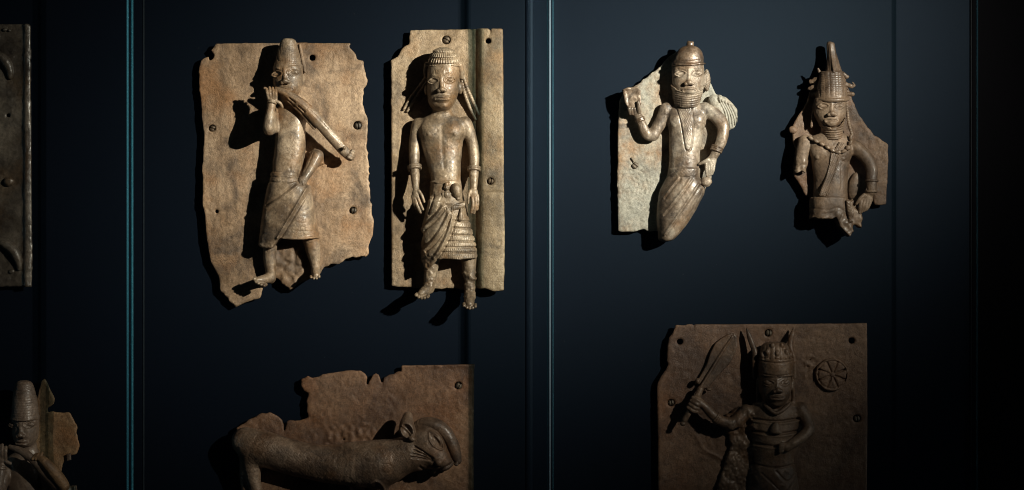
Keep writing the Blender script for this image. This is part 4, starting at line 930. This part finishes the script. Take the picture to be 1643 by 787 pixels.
s.loft([(674, 1239.5, 3, 38, 4), (680, 1239.5, 7, 38, 6), (688, 1239.5, 9.5, 38, 7), (692, 1239.5, 10, 38, 7)], 1, 1.5)
s.chain([(1282, 656, 13, 12), (1291, 672, 16, 11), (1294, 688, 22, 10), (1280, 700, 32, 8.6), (1264, 709, 39, 7.6)], 4); s.ell(1256, 713, 40, 9, 8, 7, 3)
for i in range(4): s.chain([(1250 - i * .5, 707 + 4 * i, 44, 2.6), (1245, 709 + 4 * i, 44, 2.3)], .7)
s.chain([(1196, 660, 14, 12), (1178, 676, 20, 10), (1162, 676, 24, 9), (1145, 667, 26, 8), (1130, 652, 26, 7), (1122, 645, 26, 6.4)], 4)
s.ell(1114, 643, 25, 10, 11, 8, 3, 30)
for i in range(4): s.chain([(1101 + 2.6 * i, 652 - 5.4 * i, 28, 2.8), (1108 + 3.2 * i, 657 - 5.4 * i, 31, 2.8), (1116 + 2.6 * i, 659 - 5 * i, 27, 2.6)], .6)
mass = [(1163, 665), (1185, 652), (1206, 660), (1211, 690), (1210, 720), (1212, 760), (1206, 800), (1200, 855), (1150, 858), (1148, 790), (1160, 745), (1172, 715), (1164, 690)]
s.slab(mass, -1, 10, 4, 6); s.rough(mass, 2.6, 13, 3); s.rough(mass, 1.0, 3.6, 3)
s.noise(.3, 4, .6, 14)
B6 = s.build('figure', M6f, T6)
s = Sculpt(1204, 540, 1280, 610, 60, h=1.0, seed=65)
s.loft([(573, 1241.5, 27, 24, 25), (576, 1241.5, 27.8, 24, 26.5), (598, 1241.5, 27.8, 24, 26.5), (602, 1241.5, 27, 24, 25)], 0, 1.5)
s.loft([(548, 1240, 15, 22, 14), (556, 1240, 22, 23, 19), (574, 1241, 26, 24, 23)], 1.5, 4)
s.line([(1214, 577), (1241, 580), (1269, 577)], 1.0, 1.2); s.line([(1214, 597), (1241, 600), (1269, 597)], 1.0, 1.2)
for i in range(6): s.line([(1221 + i * 8, 574), (1225 + i * 6.4, 552)], 1.4, .8, False)
for u, v in ((1226, 563), (1241, 565), (1256, 563), (1234, 553), (1249, 553), (1219, 568), (1263, 568)): s.ell(u, v, .2, 3.6, 4.8, 3.4, .8, on=True)
s.noise(.2, 3, .4, 9); s.build('crown', M6f, B6)
for pts in ([(1209, 604, 18, 4), (1208, 580, 20, 4.2), (1209, 566, 20, 4.6), (1205, 552, 16, 4.6), (1200.5, 539, 13, 4.0), (1196.7, 527, 11, 1.2)], [(1271, 604, 18, 4), (1271, 578, 20, 4), (1266, 560, 20, 4.4), (1266, 548, 16, 5.0), (1269, 537, 13, 4.2), (1272, 526.6, 11, 1.2)]):
    A = np.array(pts); s = Sculpt(*(A[:, :2].min(0) - 8), *(A[:, :2].max(0) + 8), A[:, 2].max() + 8, h=1.0); s.chain(pts, 0, flat=.8); s.noise(.3, 4, .3, 9); s.build('crown_feather', M6f, B6)
band(B6, 'bracelet', M6f, (1152, 672.5, 25.5), (1144, 666.5, 26), 3, 8.2)

# ------------------------------------------------------------------ fragment at the lower left: second horn blower
M7p = bronze('fragment_orange_brown', 25, (.14, .075, .036), (.27, .155, .078), (.37, .23, .125), rough=(.5, .72), metal=.12, stipple=.45, stain=.45)
M7f = bronze('fragment_figure_dark', 26, (.085, .055, .040), (.17, .115, .083), (.26, .185, .14), rough=(.36, .56), metal=.1, polish=.4, stipple=.15, stain=.4, relief=.35)
T7 = thing('relief_fragment', 'dark broken plaque in the lower left corner, capped figure blowing a side horn', 'plaque', (50, 860, -2), 'bronze reliefs mounted in the case')
P7 = [(58, 640), (66, 612), (70, 608), (73, 609), (80, 624), (87.7, 640), (86.4, 647.6), (76, 655), (76, 662), (83, 660), (95, 662.6), (108, 661), (113, 664), (118, 674), (123, 682.7), (121.5, 695), (128, 715), (122.7, 730), (110, 733), (100, 745), (90, 800), (60, 862), (8, 862), (10, 780), (30, 700)]
p7 = plate(T7, P7, M7p, .9, 71, fine=.5, warp=2.4); pins(T7, [(80, 700), (50, 700), (50, 820)])
s = Sculpt(103, 724, 120, 744, 12, h=.9); s.slab([(107, 729), (114, 727), (115, 738), (108, 740)], -2, 5, 0, 2); s.noise(.3, 4, .3, 8); s.build('nail', M7f, p7)
s = Sculpt(-14, 662, 112, 862, 72, seed=73, h=1.15)
s.loft([(664, 46.5, 20, 24, 19), (676, 47, 21.5, 25, 21), (690, 47, 21, 25, 21), (703, 47, 18, 25, 19), (713, 46, 12, 23, 15)], 0, 4)
face(s, (31.5, 678), (57, 676.5), 697, 706.5, .32, chin=717)
s.loft([(706, 47, 14, 15, 14), (732, 48, 18, 13, 14)], 4, 2)
s.loft([(724, 46, 18, 12, 14), (734, 44, 30, 13, 18), (752, 42, 31, 13, 22), (800, 42, 30, 13, 24), (858, 42, 31, 13, 24)], 5, 3)
s.chain([(20, 745, 16, 11), (14, 768, 36, 10), (12, 790, 52, 9), (12, 776, 56, 8.4), (15, 758, 54, 7), (16, 744, 50, 6.4)], 3)
s.ell(15, 730, 48, 10, 12, 7, 3)
for i in range(4): s.chain([(6 + 5.8 * i, 709 + (i == 0) * 3 + (i == 3) * 3, 51, 2.9), (8 + 5.2 * i, 719, 55, 3.1), (9 + 4.6 * i, 729, 52, 3)], .7)
s.chain([(24, 735, 52, 3.2), (30, 738, 51, 2.8)], 1)
s.chain([(70, 742, 14, 11), (80, 770, 20, 10), (96, 800, 28, 9)], 4)
s.noise(.25, 4, .5, 13)
B7 = s.build('figure', M7f, T7)
s = Sculpt(16, 600, 78, 682, 58, h=1.05, seed=74)
s.loft([(608.5, 46, 5, 28, 5), (611, 46, 11, 28, 11), (618, 46, 15, 27, 15), (635, 46.5, 18.5, 27, 19), (655, 47, 20.6, 26, 21.5), (668, 47, 22, 26, 23), (672, 47, 22, 26, 23)], 0, 1.5)
s.pattern(lambda X, Y: .2 * np.sin((Y + .004 * (X - 46) ** 2) * 2 * np.pi / 4.0)); s.line([(25, 668), (46, 671), (68, 667)], 1.4, -.9); s.line([(34, 622), (46, 625), (57, 621)], 1, .8); s.noise(.2, 3, .4, 10); s.build('cap', M7f, B7)
s = Sculpt(20, 700, 140, 800, 70, h=1.1, seed=75)
s.chain([(30, 712, 50, 4), (42, 716, 53, 5.4), (56, 723, 55, 6.6), (72, 737, 54, 8), (88, 755, 48, 9.5), (104, 773, 42, 9.5), (122, 786, 36, 8)], 0)
s.line([(44, 724), (50, 729)], 1.8, 2.2, False); s.line([(58, 733), (66, 741)], 1.8, 2.2, False); s.slab([(118, 776), (130, 775), (132, 790), (120, 794)], 26, 42, 2, 3); s.noise(.3, 4, .5, 12); s.build('horn', M7f, T7)
s = Sculpt(62, 712, 130, 800, 74, h=1.1, seed=76)                    # hand and sleeve lying along the horn
s.chain([(76, 726, 58, 5), (88, 738, 58, 9), (102, 756, 52, 10), (114, 774, 46, 9)], 0); s.line([(74, 730), (84, 742), (96, 760), (106, 778)], 1.4, 1.2)
for i in range(3): s.chain([(72 + i * 5, 724 - i * 1.5, 58, 2.6), (68 + i * 5, 730, 62, 2.6)], .7)
s.noise(.3, 4, .5, 12); s.build('gripping_hand', M7p, B7)
band(B7, 'bracelet', M7f, (15, 748, 51), (15.5, 741, 50), 2, 7)

# ------------------------------------------------------------------ plaque cut off by the left edge of the picture
M8p = bronze('plate_black_brown', 29, (.036, .028, .022), (.080, .064, .050), (.14, .115, .09), rough=(.3, .5), metal=.2, polish=.7, stipple=.15, stain=.4, relief=.4)
T8 = thing('relief_plaque', 'dark plaque cut off by the left picture edge, with raised crescents and a raised rim', 'plaque', (-60, 461, -2), 'bronze reliefs mounted in the case')
P8 = [(-170, 38, .2), (46, 38.5, .3), (50, 42, .3), (50.5, 180, .3), (51.5, 330, .4), (52.5, 420, .4), (52, 461, .6), (20, 460.5, .5), (-170, 461, .3)]
def top8(X, Y): return 5.5 / (1 + np.exp(-(X - 39) / 1.3)) - 2.5 * np.clip((X - 43) / 8, 0, 1)
p8 = plate(T8, P8, M8p, .7, 81, top=top8, holes=[(13, 185.5, 3.0)], fine=.5); pins(T8, [(20, 80), (20, 420), (-140, 80), (-140, 420)])
def crescent(cu, cv, r, a0, a1, w):
    pts = [(cu + r * math.cos(math.radians(t)), cv + r * math.sin(math.radians(t)), 1.5, w * math.sin(math.pi * (.12 + .76 * i / 10)) + 1.2) for i, t in enumerate(np.linspace(a0, a1, 11))]
    A = np.array(pts); s = Sculpt(*(A[:, :2].min(0) - 14), *(A[:, :2].max(0) + 14), 22, h=1.1, seed=int(abs(cu) + cv)); s.chain(pts, 0, flat=1.1); s.noise(.3, 4, .4, 12); s.build('crescent', M8p, T8)
crescent(-16, 120, 33, -95, 8, 7); crescent(-10, 428, 41, -95, 5, 7.5); crescent(-110, 200, 40, -170, 20, 8)
for u, v, r in ((14.6, 292, 8), (8, 48, 3.4), (15, 49, 2.6), (19, 436, 4.6)):
    s = Sculpt(u - r - 4, v - r - 4, u + r + 4, v + r + 4, 14, h=.9); s.ell(u, v, 1, r, r * .9, r * .7, 0); s.noise(.4, 4, .5, 9); s.build('boss', M8p, T8)
